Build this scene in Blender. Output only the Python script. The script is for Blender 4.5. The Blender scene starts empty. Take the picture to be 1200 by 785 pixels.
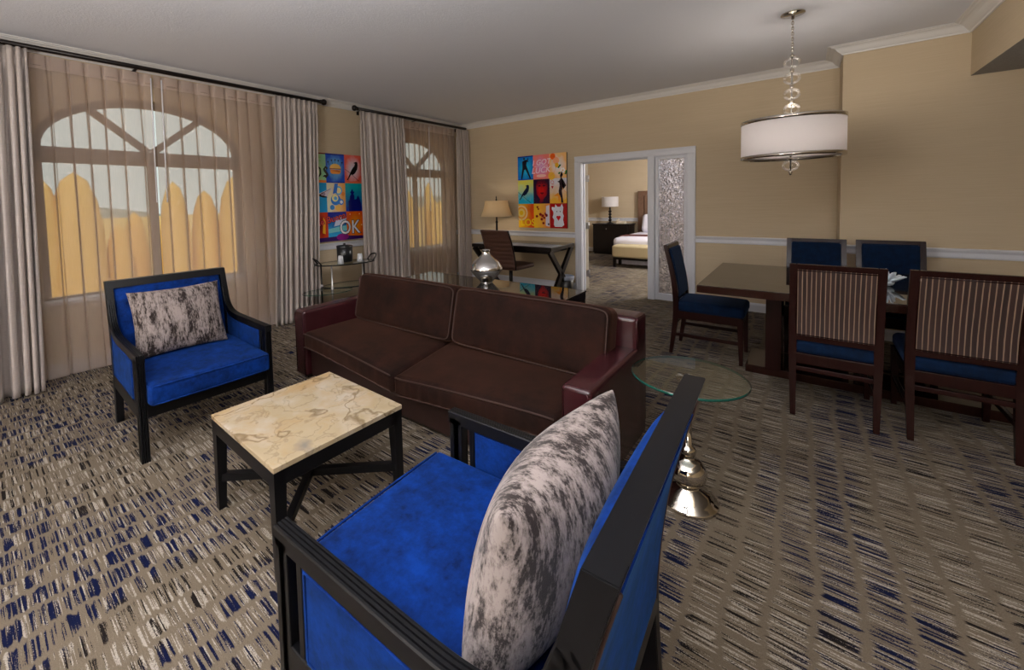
import bpy, bmesh, math, random
from mathutils import Vector, Matrix
C = bpy.context.scene.collection
PI = math.pi
random.seed(7)

# ------------------------------------------------------------------ mesh kit
class MB:
    """collects geometry; build() links it as one mesh object"""
    def __init__(s): s.bm = bmesh.new()
    def _merge(s, tmp, M=None, mi=0, smooth=False):
        for f in tmp.faces:
            f.material_index = mi; f.smooth = smooth
        if M is not None: tmp.transform(M)
        me = bpy.data.meshes.new('tmp'); tmp.to_mesh(me); tmp.free()
        s.bm.from_mesh(me); bpy.data.meshes.remove(me)
        return s
    def rbox(s, c, size, r=.004, n=2, puff=(0, 0, 0), grid=1, M=None, mi=0, smooth=None):
        """box with rounded edges; puff swells the faces"""
        h = [max(v/2, 1e-4) for v in size]; r = min(r, min(h)*.98)
        def ticks(hh):
            off = [r*math.tan(math.radians(45*k/n))*1.0 for k in range(n+1)]
            inner = hh-r
            g = [-(inner)+2*inner*k/grid for k in range(grid+1)]
            t = [-(inner+o) for o in reversed(off[1:])]+g+[inner+o for o in off[1:]]
            return t
        T = [ticks(v) for v in h]
        tmp = bmesh.new()
        def mp(p):
            q = [max(-(h[i]-r), min(h[i]-r, p[i])) for i in range(3)]
            d = Vector([p[i]-q[i] for i in range(3)])
            if d.length > 1e-9: d = d.normalized()*r
            o = [q[i]+d[i] for i in range(3)]
            for i in range(3):
                if puff[i]:
                    j, k = (i+1) % 3, (i+2) % 3
                    w = max(0, 1-(p[j]/h[j])**2)*max(0, 1-(p[k]/h[k])**2)
                    o[i] += puff[i]*(p[i]/h[i])*w**.7
            return Vector(o)+Vector(c)
        for ax in range(3):
            j, k = (ax+1) % 3, (ax+2) % 3
            for sg in (-1, 1):
                vs = {}
                for a, u in enumerate(T[j]):
                    for b, v in enumerate(T[k]):
                        p = [0, 0, 0]; p[ax] = sg*h[ax]; p[j] = u; p[k] = v
                        vs[a, b] = tmp.verts.new(mp(p))
                for a in range(len(T[j])-1):
                    for b in range(len(T[k])-1):
                        q = [vs[a, b], vs[a+1, b], vs[a+1, b+1], vs[a, b+1]]
                        tmp.faces.new(q if sg > 0 else q[::-1])
        bmesh.ops.remove_doubles(tmp, verts=tmp.verts, dist=1e-6)
        return s._merge(tmp, M, mi, (n > 2) if smooth is None else smooth)
    def bx(s, x0, x1, y0, y1, z0, z1, r=.004, **k):
        return s.rbox(((x0+x1)/2, (y0+y1)/2, (z0+z1)/2), (x1-x0, y1-y0, z1-z0), r, **k)
    def prism(s, poly, a, b, axis='y', M=None, mi=0, bev=0):
        """polygon in the two other axes, extruded from a to b along axis"""
        tmp = bmesh.new()
        def P(u, v, w): return {'x': (w, u, v), 'y': (u, w, v), 'z': (u, v, w)}[axis]
        A = [tmp.verts.new(P(u, v, a)) for u, v in poly]; B = [tmp.verts.new(P(u, v, b)) for u, v in poly]
        tmp.faces.new(A); tmp.faces.new(B)
        m = len(poly)
        for i in range(m): tmp.faces.new((A[i], A[(i+1) % m], B[(i+1) % m], B[i]))
        bmesh.ops.recalc_face_normals(tmp, faces=tmp.faces)
        if bev: bmesh.ops.bevel(tmp, geom=tmp.edges[:], offset=bev, segments=2, affect='EDGES', clamp_overlap=True)
        return s._merge(tmp, M, mi, False)
    def lathe(s, prof, c=(0, 0, 0), n=32, M=None, mi=0, smooth=True, sx=1, sy=1):
        tmp = bmesh.new(); rings = []
        for r, z in prof:
            if r < 1e-6: rings.append([tmp.verts.new((c[0], c[1], c[2]+z))]*n)
            else: rings.append([tmp.verts.new((c[0]+sx*r*math.cos(2*PI*k/n), c[1]+sy*r*math.sin(2*PI*k/n), c[2]+z)) for k in range(n)])
        for A, B in zip(rings, rings[1:]):
            for k in range(n):
                q = []
                for v in (A[k], A[(k+1) % n], B[(k+1) % n], B[k]):
                    if v not in q: q.append(v)
                if len(q) > 2: tmp.faces.new(q)
        bmesh.ops.recalc_face_normals(tmp, faces=tmp.faces)
        return s._merge(tmp, M, mi, smooth)
    def sweep(s, path, sec, up=(0, 0, 1), closed=False, capped=True, M=None, mi=0, smooth=False):
        """closed section (u,v) carried along a path; u = side, v = up-ish"""
        P = [Vector(p) for p in path]; n = len(P); tmp = bmesh.new(); rings = []
        up = Vector(up)
        for i, p in enumerate(P):
            if closed: a, b = P[i-1], P[(i+1) % n]
            else: a, b = P[max(i-1, 0)], P[min(i+1, n-1)]
            t1 = (p-a).normalized() if (p-a).length > 1e-9 else (b-p).normalized()
            t2 = (b-p).normalized() if (b-p).length > 1e-9 else t1
            t = (t1+t2).normalized() if (t1+t2).length > 1e-6 else t1
            side = t.cross(up)
            side = side.normalized() if side.length > 1e-6 else Vector((1, 0, 0))
            u2 = side.cross(t).normalized()
            k = 1/max(.35, t.dot(t1))
            bend = (t1-t2)
            rings.append([tmp.verts.new(p+side*u*(k if abs(bend.dot(side)) > abs(bend.dot(u2)) else 1)+u2*v*(k if abs(bend.dot(u2)) > abs(bend.dot(side)) else 1)) for u, v in sec])
        m = len(sec)
        for i in range(n if closed else n-1):
            A, B = rings[i], rings[(i+1) % n]
            for k in range(m): tmp.faces.new((A[k], A[(k+1) % m], B[(k+1) % m], B[k]))
        if capped and not closed:
            tmp.faces.new(rings[0]); tmp.faces.new(rings[-1])
        bmesh.ops.recalc_face_normals(tmp, faces=tmp.faces)
        return s._merge(tmp, M, mi, smooth)
    def tube(s, path, r, n=10, closed=False, M=None, mi=0):
        P = [Vector(p) for p in path]; N = len(P); tmp = bmesh.new(); rings = []
        ref = None
        for i, p in enumerate(P):
            a, b = (P[i-1], P[(i+1) % N]) if closed else (P[max(i-1, 0)], P[min(i+1, N-1)])
            t = (b-a).normalized()
            if ref is None:
                ref = t.orthogonal().normalized()
            ref = (ref-t*ref.dot(t)).normalized(); o = t.cross(ref)
            rr = r[i] if isinstance(r, (list, tuple)) else r
            rings.append([tmp.verts.new(p+(ref*math.cos(2*PI*k/n)+o*math.sin(2*PI*k/n))*rr) for k in range(n)])
        for i in range(N if closed else N-1):
            A, B = rings[i], rings[(i+1) % N]
            for k in range(n): tmp.faces.new((A[k], A[(k+1) % n], B[(k+1) % n], B[k]))
        if not closed: tmp.faces.new(rings[0]); tmp.faces.new(rings[-1])
        bmesh.ops.recalc_face_normals(tmp, faces=tmp.faces)
        return s._merge(tmp, M, mi, True)
    def grid(s, fn, nu, nv, M=None, mi=0, smooth=True):
        tmp = bmesh.new()
        V = [[tmp.verts.new(fn(i/nu, j/nv)) for j in range(nv+1)] for i in range(nu+1)]
        for i in range(nu):
            for j in range(nv): tmp.faces.new((V[i][j], V[i+1][j], V[i+1][j+1], V[i][j+1]))
        return s._merge(tmp, M, mi, smooth)
    def ball(s, c, r, n=20, m=12, sz=1, M=None, mi=0):
        return s.lathe([(r*math.sin(PI*k/m), -r*sz*math.cos(PI*k/m)) for k in range(m+1)], c, n, M, mi)
    def face(s, pts, mi=0, M=None):
        tmp = bmesh.new(); tmp.faces.new([tmp.verts.new(p) for p in pts]); return s._merge(tmp, M, mi)
    def build(s, name, mats, parent=None, weld=False):
        if weld: bmesh.ops.remove_doubles(s.bm, verts=s.bm.verts, dist=1e-5)
        me = bpy.data.meshes.new(name); s.bm.to_mesh(me); s.bm.free()
        for m in (mats if isinstance(mats, (list, tuple)) else [mats]): me.materials.append(m)
        o = bpy.data.objects.new(name, me); C.objects.link(o)
        if parent: o.parent = parent
        return o

def tag(o, label, cat, group=None):
    o['label'] = label; o['category'] = cat
    if group: o['group'] = group
    return o
def thing(name, label, cat, loc=(0, 0, 0), rz=0, group=None):
    o = bpy.data.objects.new(name, None); C.objects.link(o); o.empty_display_size = .1
    o.location = loc; o.rotation_euler = (0, 0, rz)
    return tag(o, label, cat, group)
def struct(o): o['kind'] = 'structure'; return o
def dup(root, loc, rz, label):
    r = root.copy(); C.objects.link(r); r.location = loc; r.rotation_euler = (0, 0, rz); r['label'] = label
    for ch in list(root.children):
        c = ch.copy(); C.objects.link(c); c.parent = r
        for g in list(ch.children):
            d = g.copy(); C.objects.link(d); d.parent = c
    return r
def rot(ax, deg, piv=(0, 0, 0)):
    p = Vector(piv); return Matrix.Translation(p) @ Matrix.Rotation(math.radians(deg), 4, ax) @ Matrix.Translation(-p)
def bez(pts, n=8):
    """smooth curve through points (Catmull-Rom)"""
    P = [Vector(p) for p in pts]; out = []
    for i in range(len(P)-1):
        a, b, c, d = P[max(i-1, 0)], P[i], P[i+1], P[min(i+2, len(P)-1)]
        for k in range(n):
            t = k/n
            out.append(.5*((2*b)+(c-a)*t+(2*a-5*b+4*c-d)*t*t+(3*b-a-3*c+d)*t**3))
    out.append(P[-1]); return out

# ------------------------------------------------------------------ materials
def srgb(r, g, b):
    f = lambda v: (v/12.92 if v <= .04045 else ((v+.055)/1.055)**2.4)
    return (f(r/255), f(g/255), f(b/255), 1)
class NT:
    def __init__(s, name):
        s.m = bpy.data.materials.new(name); s.m.use_nodes = True; s.t = s.m.node_tree
        s.b = s.t.nodes['Principled BSDF']; s.out = s.t.nodes['Material Output']; s._c = None
    def n(s, ty, ins=None, **at):
        nd = s.t.nodes.new(ty)
        for k, v in at.items(): setattr(nd, k, v)
        for k, v in (ins or {}).items(): s.put(nd.inputs[k], v)
        return nd
    def put(s, sock, v):
        if isinstance(v, bpy.types.NodeSocket): s.t.links.new(v, sock)
        elif isinstance(v, bpy.types.Node): s.t.links.new(v.outputs[0], sock)
        else: sock.default_value = v
    def co(s, kind='Object'):
        if s._c is None: s._c = s.n('ShaderNodeTexCoord')
        return s._c.outputs[kind]
    def mapped(s, scale=(1, 1, 1), loc=(0, 0, 0), rotn=(0, 0, 0), kind='Object'):
        return s.n('ShaderNodeMapping', {'Vector': s.co(kind), 'Scale': scale, 'Location': loc, 'Rotation': rotn}).outputs[0]
    def noise(s, vec, scale=5, detail=4, rough=.5):
        return s.n('ShaderNodeTexNoise', {'Vector': vec, 'Scale': scale, 'Detail': detail, 'Roughness': rough}).outputs[0]
    def ramp(s, fac, stops, interp='LINEAR'):
        nd = s.n('ShaderNodeValToRGB', {'Fac': fac}); cr = nd.color_ramp; cr.interpolation = interp
        while len(cr.elements) < len(stops): cr.elements.new(.5)
        for e, (p, c) in zip(cr.elements, stops):
            e.position = p; e.color = c if isinstance(c, (tuple, list)) else (c, c, c, 1)
        return nd.outputs[0]
    def math(s, op, a, b=0., c=None):
        d = {0: a, 1: b}
        if c is not None: d[2] = c
        return s.n('ShaderNodeMath', d, operation=op).outputs[0]
    def mix(s, f, a, b):
        nd = s.n('ShaderNodeMix', data_type='RGBA'); s.put(nd.inputs[0], f); s.put(nd.inputs[6], a); s.put(nd.inputs[7], b); return nd.outputs[2]
    def bump(s, h, strength=.3, dist=.01):
        s.put(s.b.inputs['Normal'], s.n('ShaderNodeBump', {'Height': h, 'Strength': strength, 'Distance': dist}))
    def set(s, **k):
        for a, v in k.items(): s.put(s.b.inputs[a.replace('_', ' ')], v)
        return s

def plain(name, col, rough=.5, metal=0., **k):
    t = NT(name); t.set(Base_Color=col, Roughness=rough, Metallic=metal, **k); return t.m

def m_carpet():
    t = NT('carpet'); co = t.co()
    xyz = t.n('ShaderNodeSeparateXYZ', {0: co}); x, y = xyz.outputs[0], xyz.outputs[1]
    warp = t.noise(co, 1.1, 2)
    xs = t.math('ADD', t.math('DIVIDE', x, .121), t.math('MULTIPLY', warp, 1.2))
    ci = t.math('FLOOR', xs); cf = t.math('FRACT', xs)
    # ragged streak rows, one family per column
    v1 = t.n('ShaderNodeCombineXYZ', {0: t.math('MULTIPLY', xs, .55), 1: t.math('MULTIPLY', y, 128.), 2: t.math('MULTIPLY', ci, 3.7)})
    s1 = t.noise(v1, 1.0, 2.5, .6)
    v2 = t.n('ShaderNodeCombineXYZ', {0: t.math('MULTIPLY', xs, .3), 1: t.math('MULTIPLY', y, 84.), 2: t.math('MULTIPLY', ci, 5.1)})
    s2 = t.noise(v2, 1.0, 3, .65)
    # gap between columns, ragged per row
    v3 = t.n('ShaderNodeCombineXYZ', {0: ci, 1: t.math('MULTIPLY', y, 60.), 2: 2.})
    jag = t.math('MULTIPLY', t.math('SUBTRACT', t.noise(v3, 1.0, 1), .5), .55)
    gp = t.math('ABSOLUTE', t.math('SUBTRACT', cf, .5))
    ins = t.ramp(t.math('ADD', gp, jag), [(.35, 1.), (.43, 0.)])
    reg = t.noise(t.mapped((1.9, .8, 1), (3.1, .4, 0)), 1.0, 2, .5)
    reg2 = t.noise(t.mapped((2.6, 2.2, 1), (9, 2, 0)), 1.0, 3, .6)
    fuzz = t.noise(co, 230, 2, .7)
    fz = t.math('MULTIPLY', t.math('SUBTRACT', fuzz, .5), .26)
    s1f = t.math('ADD', s1, fz); s2f = t.math('ADD', s2, fz)
    creamth = t.math('ADD', s1f, t.math('MULTIPLY', t.math('SUBTRACT', reg2, .5), .30))
    cream = t.ramp(creamth, [(.55, 0.), (.58, 1.)])
    darkth = t.math('SUBTRACT', s2f, t.math('MULTIPLY', t.math('SUBTRACT', reg, .5), .28))
    dark = t.ramp(darkth, [(.448, 1.), (.472, 0.)])
    blue = t.ramp(t.math('ADD', reg, t.math('MULTIPLY', t.math('SUBTRACT', s2, .5), .2)), [(.465, 0.), (.505, 1.)])
    base = t.mix(t.noise(co, 260, 3, .7), srgb(82, 72, 60), srgb(128, 116, 99))
    wv = t.ramp(t.noise(co, 130, 2, .6), [(.36, .35), (.52, 1.)]); cream = t.math('MULTIPLY', cream, wv)
    dcol = t.mix(blue, srgb(26, 21, 20), srgb(11, 18, 48))
    col = t.mix(t.math('MULTIPLY', cream, ins), base, t.mix(fuzz, srgb(130, 121, 110), srgb(184, 175, 163)))
    col = t.mix(t.math('MULTIPLY', dark, ins), col, dcol)
    t.set(Base_Color=col, Roughness=.95, Specular_IOR_Level=.1)
    t.bump(t.math('ADD', fuzz, t.math('MULTIPLY', cream, .6)), .5, .004)
    return t.m
def m_wall():
    t = NT('wall_grasscloth')
    a = t.noise(t.mapped((3, 3, 130)), 1., 4, .6); b = t.noise(t.mapped((.8, .8, 8)), 1., 3)
    col = t.mix(a, srgb(184, 167, 140), srgb(206, 189, 162)); col = t.mix(t.math('MULTIPLY', b, .35), col, srgb(176, 156, 126))
    t.set(Base_Color=col, Roughness=.7, Specular_IOR_Level=.25); t.bump(a, .12, .003); return t.m
def m_ceiling():
    t = NT('ceiling_plaster'); f = t.noise(t.co(), 70, 4, .6)
    t.set(Base_Color=srgb(226, 228, 236), Roughness=.95); t.bump(f, .35, .006); return t.m
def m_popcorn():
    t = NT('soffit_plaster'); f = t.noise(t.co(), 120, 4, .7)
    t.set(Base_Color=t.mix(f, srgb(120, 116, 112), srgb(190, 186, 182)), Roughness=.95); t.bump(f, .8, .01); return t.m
def m_velvet(name, c0, c1, sheen, tint, sc=14, rough=.85):
    t = NT(name); f = t.noise(t.co(), sc, 6, .65); g = t.noise(t.mapped((60, 60, 60)), 1., 3, .7)
    f2 = t.ramp(t.math('ADD', t.math('MULTIPLY', f, .8), t.math('MULTIPLY', g, .2)), [(.33, 0.), (.67, 1.)])
    t.set(Base_Color=t.mix(f2, c0, c1), Roughness=rough, Specular_IOR_Level=.15, Sheen_Weight=sheen, Sheen_Tint=tint, Sheen_Roughness=.45)
    t.bump(g, .12, .002); return t.m
def m_leather(name, c0, c1, rough=.32):
    t = NT(name); f = t.noise(t.co(), 6, 4); g = t.n('ShaderNodeTexVoronoi', {'Vector': t.co(), 'Scale': 260.}).outputs[0]
    t.set(Base_Color=t.mix(f, c0, c1), Roughness=rough, Specular_IOR_Level=.5); t.bump(g, .08, .001); return t.m
def m_wood(name, c0, c1, rough=.3, sc=(60, 60, 4)):
    t = NT(name); f = t.noise(t.mapped(sc), 1., 4, .6)
    t.set(Base_Color=t.mix(f, c0, c1), Roughness=rough, Specular_IOR_Level=.24); return t.m
def m_marble():
    t = NT('marble'); w = t.noise(t.co(), 5, 5, .6)
    va = t.n('ShaderNodeMix', data_type='VECTOR'); t.put(va.inputs[0], .22); t.put(va.inputs[4], t.co())
    nz = t.n('ShaderNodeTexNoise', {'Vector': t.co(), 'Scale': 4., 'Detail': 5.}); t.put(va.inputs[5], nz.outputs[1])
    wv = va.outputs[1]
    def veins(sc, w1, w2):
        v = t.math('ABSOLUTE', t.math('SUBTRACT', t.noise(wv, sc, 3, .5), .5)); return t.ramp(v, [(0., 1.), (w1, .7), (w2, 0.)])
    vm, vf = veins(3.4, .006, .016), veins(8.5, .006, .02)
    ochre = t.ramp(t.noise(wv, 4.2, 5, .65), [(.46, 0.), (.66, 1.)])
    pale = t.ramp(t.noise(t.mapped((1, 1, 1), (2, 5, 1)), 3.4, 5, .6), [(.45, 0.), (.68, 1.)])
    spots = t.ramp(t.noise(t.mapped((1, 1, 1), (4, 7, 0)), 4., 4), [(.64, 0.), (.73, 1.)])
    col = t.mix(w, srgb(154, 137, 108), srgb(180, 163, 134)); col = t.mix(t.math('MULTIPLY', pale, .8), col, srgb(186, 178, 166))
    col = t.mix(t.math('MULTIPLY', ochre, .55), col, srgb(172, 134, 76)); col = t.mix(t.math('MULTIPLY', vm, .7), col, srgb(104, 84, 56)); col = t.mix(t.math('MULTIPLY', vf, .4), col, srgb(120, 104, 80))
    col = t.mix(t.math('MULTIPLY', spots, .75), col, srgb(116, 112, 110))
    t.set(Base_Color=col, Roughness=.22, Specular_IOR_Level=.5); return t.m
def m_pillow():
    t = NT('bark_print_fabric')
    a = t.noise(t.mapped((16, 22, 6)), 1., 7, .78); b = t.noise(t.mapped((60, 120, 40)), 1., 4, .7)
    f = t.ramp(t.math('ADD', t.math('MULTIPLY', a, .72), t.math('MULTIPLY', b, .28)), [(.45, 0.), (.495, .5), (.56, 1.)])
    col = t.mix(f, srgb(34, 24, 22), srgb(146, 134, 129))
    t.set(Base_Color=col, Roughness=.8, Specular_IOR_Level=.2, Sheen_Weight=.15); t.bump(t.noise(t.co(), 300, 2), .3, .002); return t.m
def m_drape():
    t = NT('silk_drape'); a = t.noise(t.mapped((6, 6, 260)), 1., 3, .6)
    t.set(Base_Color=t.mix(a, srgb(158, 147, 141), srgb(188, 177, 170)), Roughness=.36, Specular_IOR_Level=.6, Sheen_Weight=.2, Sheen_Roughness=.4)
    t.bump(a, .12, .002); return t.m
def m_sheer(name='sheer_voile', op=.43):
    t = NT(name); weave = t.noise(t.mapped((20, 420, 8)), 1., 2)
    d = t.n('ShaderNodeBsdfDiffuse', {0: srgb(216, 198, 188)}); tr = t.n('ShaderNodeBsdfTranslucent', {0: srgb(200, 182, 168)})
    body = t.n('ShaderNodeMixShader', {0: .4, 1: d.outputs[0], 2: tr.outputs[0]})
    lw = t.n('ShaderNodeLayerWeight', {0: .25})
    fac = t.math('MINIMUM', t.math('ADD', t.math('ADD', op, t.math('MULTIPLY', lw.outputs[1], .28)), t.math('MULTIPLY', weave, .1)), .97)
    cl = t.n('ShaderNodeBsdfTransparent', {0: (1, .97, .93, 1)})
    t.put(t.out.inputs[0], t.n('ShaderNodeMixShader', {0: fac, 1: cl.outputs[0], 2: body.outputs[0]})); return t.m
def m_glass(name, tint, refl=.9, rough=0.):
    t = NT(name); fr = t.n('ShaderNodeFresnel', {0: 1.5}); g = t.n('ShaderNodeBsdfGlossy', {0: (1, 1, 1, 1), 'Roughness': rough}); tr = t.n('ShaderNodeBsdfTransparent', {0: tint})
    t.put(t.out.inputs[0], t.n('ShaderNodeMixShader', {0: t.math('MULTIPLY', fr, refl), 1: tr.outputs[0], 2: g.outputs[0]})); return t.m
def m_frosted():
    t = NT('patterned_glass')
    a = t.n('ShaderNodeTexNoise', {'Vector': t.mapped((16, 16, 12)), 'Scale': 1., 'Detail': 3., 'Distortion': 3.}).outputs[0]
    t.set(Base_Color=(.88, .89, .98, 1), Roughness=.08, Transmission_Weight=1., IOR=1.45); t.bump(a, 1., .08); return t.m
def m_stripes():
    t = NT('striped_fabric'); y = t.n('ShaderNodeSeparateXYZ', {0: t.co()}).outputs[1]
    w = t.math('ADD', y, t.math('MULTIPLY', t.math('SUBTRACT', t.noise(t.mapped((8, 60, 7)), 1., 2), .5), .004))
    f = t.math('ABSOLUTE', t.math('SUBTRACT', t.math('FRACT', t.math('ADD', t.math('DIVIDE', w, .0224), .5)), .5))
    st = t.ramp(f, [(.075, 1.), (.125, 0.)]); side = t.noise(t.mapped((1, 48, 1)), 1., 0)
    col = t.mix(st, t.mix(side, srgb(26, 14, 13), srgb(58, 34, 28)), srgb(132, 110, 92))
    t.set(Base_Color=col, Roughness=.6); return t.m
def m_shade(name, col):
    t = NT(name); d = t.n('ShaderNodeBsdfDiffuse', {0: col}); tr = t.n('ShaderNodeBsdfTranslucent', {0: col})
    t.put(t.out.inputs[0], t.n('ShaderNodeMixShader', {0: .3, 1: d.outputs[0], 2: tr.outputs[0]})); return t.m

M = dict(
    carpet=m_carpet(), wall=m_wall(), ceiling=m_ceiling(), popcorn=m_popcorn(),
    trim=plain('trim_paint', srgb(210, 212, 220), .4), crown=plain('crown_paint', srgb(222, 220, 218), .45),
    blue=m_velvet('royal_blue_velvet', srgb(0, 19, 62), srgb(0, 47, 124), .08, (.1, .4, 1, 1)),
    dblue=m_velvet('navy_velvet', srgb(2, 15, 34), srgb(3, 30, 62), .08, (.3, .5, 1, 1), 20),
    brown=m_velvet('brown_velvet', srgb(14, 6, 4), srgb(42, 20, 13), .1, (1, .45, .3, 1), 6),
    brownp=plain('brown_piping', srgb(52, 30, 22), .7),
    leather=m_leather('maroon_leather', srgb(44, 18, 21), srgb(62, 26, 30), .24), dleather=m_leather('brown_leather', srgb(34, 19, 16), srgb(46, 26, 22), .4),
    cleather=m_leather('chestnut_leather', srgb(66, 42, 33), srgb(86, 57, 46), .4),
    black=m_wood('ebony_wood', srgb(8, 8, 10), srgb(14, 14, 17), .38), mahog=m_wood('mahogany', srgb(24, 10, 9), srgb(42, 19, 16), .25),
    espresso=m_wood('espresso_wood', srgb(14, 10, 9), srgb(24, 17, 15), .3),
    top=m_wood('polished_table_top', srgb(34, 18, 15), srgb(50, 28, 22), .04),
    marble=m_marble(), pillow=m_pillow(), drape=m_drape(), sheer=m_sheer(), sheerhead=m_sheer('sheer_heading', .7), stripes=m_stripes(),
    chrome=plain('chrome', (.62, .58, .52, 1), .08, 1.), silver=plain('silver_glaze', (.78, .76, .74, 1), .07, 1.), steel=plain('brushed_steel', (.55, .55, .56, 1), .3, 1.),
    gunmetal=plain('dark_metal', srgb(40, 38, 38), .3, .8), rod=plain('rod_bronze', srgb(26, 18, 16), .35, .3),
    glass=m_glass('clear_glass', (.93, .98, .96, 1)), gedge=plain('glass_edge', srgb(18, 72, 62), .1), bubble=m_glass('bubble_glass', (.985, .985, .985, 1), .55),
    pane=m_glass('window_pane', (.97, .98, .97, 1), .2), frosted=m_frosted(),
    mirrorglass=plain('smoked_glass', (.02, .019, .017, 1), .02, 0., IOR=2.9),
    linen=m_shade('white_linen', srgb(236, 232, 232)), cream=m_shade('cream_silk', srgb(226, 206, 168)), white=plain('white_cotton', srgb(226, 224, 236), .8),
    tan=plain('tan_upholstery', srgb(190, 174, 138), .75), hb=m_velvet('headboard_fabric', srgb(104, 78, 62), srgb(124, 96, 78), .2, (1, .8, .7, 1), 20),
    maroon=plain('maroon_throw', srgb(92, 40, 36), .8), blackplastic=plain('black_plastic', srgb(18, 20, 24), .3), winframe=plain('window_frame_paint', srgb(120, 104, 90), .6),
    paper=plain('frosted_tumbler', srgb(206, 210, 218), .35), phone=plain('phone_plastic', srgb(206, 196, 178), .4), coral=plain('white_coral', srgb(226, 236, 246), .6),
    liner=plain('clear_liner', srgb(150, 156, 170), .25), ivory=plain('door_paint', srgb(226, 216, 196), .5), acrylic=plain('wand_acrylic', srgb(226, 226, 232), .15),
)

# ------------------------------------------------------------------ the setting
XL, YB, YP, XJ, XS, ZC = -5.07, 6.20, 5.67, .28, 1.10, 2.88
XR, YF, T = 4.2, -5.2, .2
BX0, BX1, BY = -5.07, 1.6, 11.05
W1 = (1.30, .86); W2 = (5.06, .76)            # window centre y, half width
ZS, ZT, ZA = .655, 2.03, 2.53                 # sill, transom top, crown of arch
struct(MB().bx(XL-T, XR+T, YF-T, BY+T, -.1, 0, r=.001).build('floor', M['carpet']))
struct(MB().bx(XL-T, XR+T, YF-T, YB+.15, ZC, ZC+.1, r=.001).build('ceiling', M['ceiling']))
struct(MB().bx(BX0-T, BX1+T, YB+.15, BY+T, 2.75, 2.85, r=.001).build('ceiling_bedroom', M['ceiling']))
def arch(cy, hw, n=28, z0=ZT, za=ZA):
    return [(cy-hw*math.cos(PI*k/n), z0+(za-z0)*math.sin(PI*k/n)) for k in range(n+1)]
w = MB()
def lw(y0, y1, z0, z1): w.bx(XL-T, XL, y0, y1, z0, z1, r=.0005, n=1)
ys = [YF-T, W1[0]-W1[1], W1[0]+W1[1], W2[0]-W2[1], W2[0]+W2[1], YB+.15]
lw(ys[0], ys[1], 0, ZC); lw(ys[2], ys[3], 0, ZC); lw(ys[4], ys[5], 0, ZC)
for cy, hw in (W1, W2):
    lw(cy-hw, cy+hw, 0, ZS)
    A = arch(cy, hw)
    for (a, za), (b, zb) in zip(A, A[1:]): w.prism([(a, za), (b, zb), (b, ZC), (a, ZC)], XL-T, XL, 'x')
struct(w.build('wall_left', M['wall']))
DX0, DX1, DM0, DM1, DZ = -2.69, -1.19, -1.70, -1.61, 2.02
w = MB()
w.bx(XL, DX0, YB, YB+.15, 0, ZC, r=.0005, n=1); w.bx(DX1, XJ, YB, YB+.15, 0, ZC, r=.0005, n=1); w.bx(DX0, DX1, YB, YB+.15, DZ, ZC, r=.0005, n=1)
w.bx(XJ, XR+T, YP, YB+.15, 0, ZC, r=.0005, n=1)
struct(w.build('wall_back', M['wall']))
struct(MB().bx(XR, XR+T, YF, YP, 0, ZC, r=.0005).build('wall_right', M['wall']))
struct(MB().bx(XL, XR+T, YF-T, YF, 0, ZC, r=.0005).build('wall_front', M['wall']))
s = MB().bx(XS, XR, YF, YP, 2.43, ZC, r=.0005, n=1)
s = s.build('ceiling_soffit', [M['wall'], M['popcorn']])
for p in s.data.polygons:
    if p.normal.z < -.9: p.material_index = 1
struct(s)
w = MB(); w.bx(BX0, BX1, BY, BY+T, 0, 2.75, r=.0005)
struct(w.build('wall_bedroom_back', M['wall']))
struct(MB().bx(BX0-T, BX0, YB+.15, BY+T, 0, 2.75, r=.0005).build('wall_bedroom_left', M['wall']))
struct(MB().bx(BX1, BX1+T, YB+.15, BY+T, 0, 2.75, r=.0005).build('wall_bedroom_right', M['wall']))

def run(path, prof):
    """moulding along a plan path, wall on the path, room on its right-hand side"""
    mb = MB(); P = [Vector((x, y)) for x, y in path]; tmp = bmesh.new(); rings = []
    for i, p in enumerate(P):
        d1 = (P[i]-P[i-1]).normalized() if i else None
        d2 = (P[i+1]-P[i]).normalized() if i < len(P)-1 else None
        n1 = Vector((d1.y, -d1.x)) if d1 else None; n2 = Vector((d2.y, -d2.x)) if d2 else None
        if n1 is None: m = n2
        elif n2 is None: m = n1
        else: m = (n1+n2)/(1+n1.dot(n2))
        rings.append([tmp.verts.new((p.x+m.x*d, p.y+m.y*d, z)) for d, z in prof])
    k = len(prof)
    for A, B in zip(rings, rings[1:]):
        for j in range(k): tmp.faces.new((A[j], A[(j+1) % k], B[(j+1) % k], B[j]))
    tmp.faces.new(rings[0]); tmp.faces.new(rings[-1])
    bmesh.ops.recalc_face_normals(tmp, faces=tmp.faces)
    return mb._merge(tmp)
e = .0006
crown = [(e, 2.80), (.014, 2.80), (.018, 2.812), (.03, 2.818), (.045, 2.832), (.062, 2.852), (.078, 2.862), (.095, 2.866), (.1, 2.872), (.118, 2.874), (.122, ZC-e), (e, ZC-e)]
struct(run([(XL, YF), (XL, YB), (XJ, YB), (XJ, YP), (XS, YP), (XS, YF)], crown).build('trim_1', M['crown']))
rail = [(e, .83), (.012, .832), (.016, .845), (.016, .88), (.024, .895), (.03, .905), (.03, .916), (e, .92)]
base = [(e, e), (.016, e), (.016, .085), (.01, .1), (.004, .11), (e, .11)]
CO0, CO1 = -2.778, -1.102
struct(run([(XL, YF), (XL, W1[0]-W1[1]-.04)], rail).build('trim_6', M['trim']))
struct(run([(XL, W1[0]+W1[1]+.04), (XL, W2[0]-W2[1]-.04)], rail).build('trim_7', M['trim']))
struct(run([(XL, W2[0]+W2[1]+.04), (XL, YB), (CO0, YB)], rail).build('trim_2', M['trim']))
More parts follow.
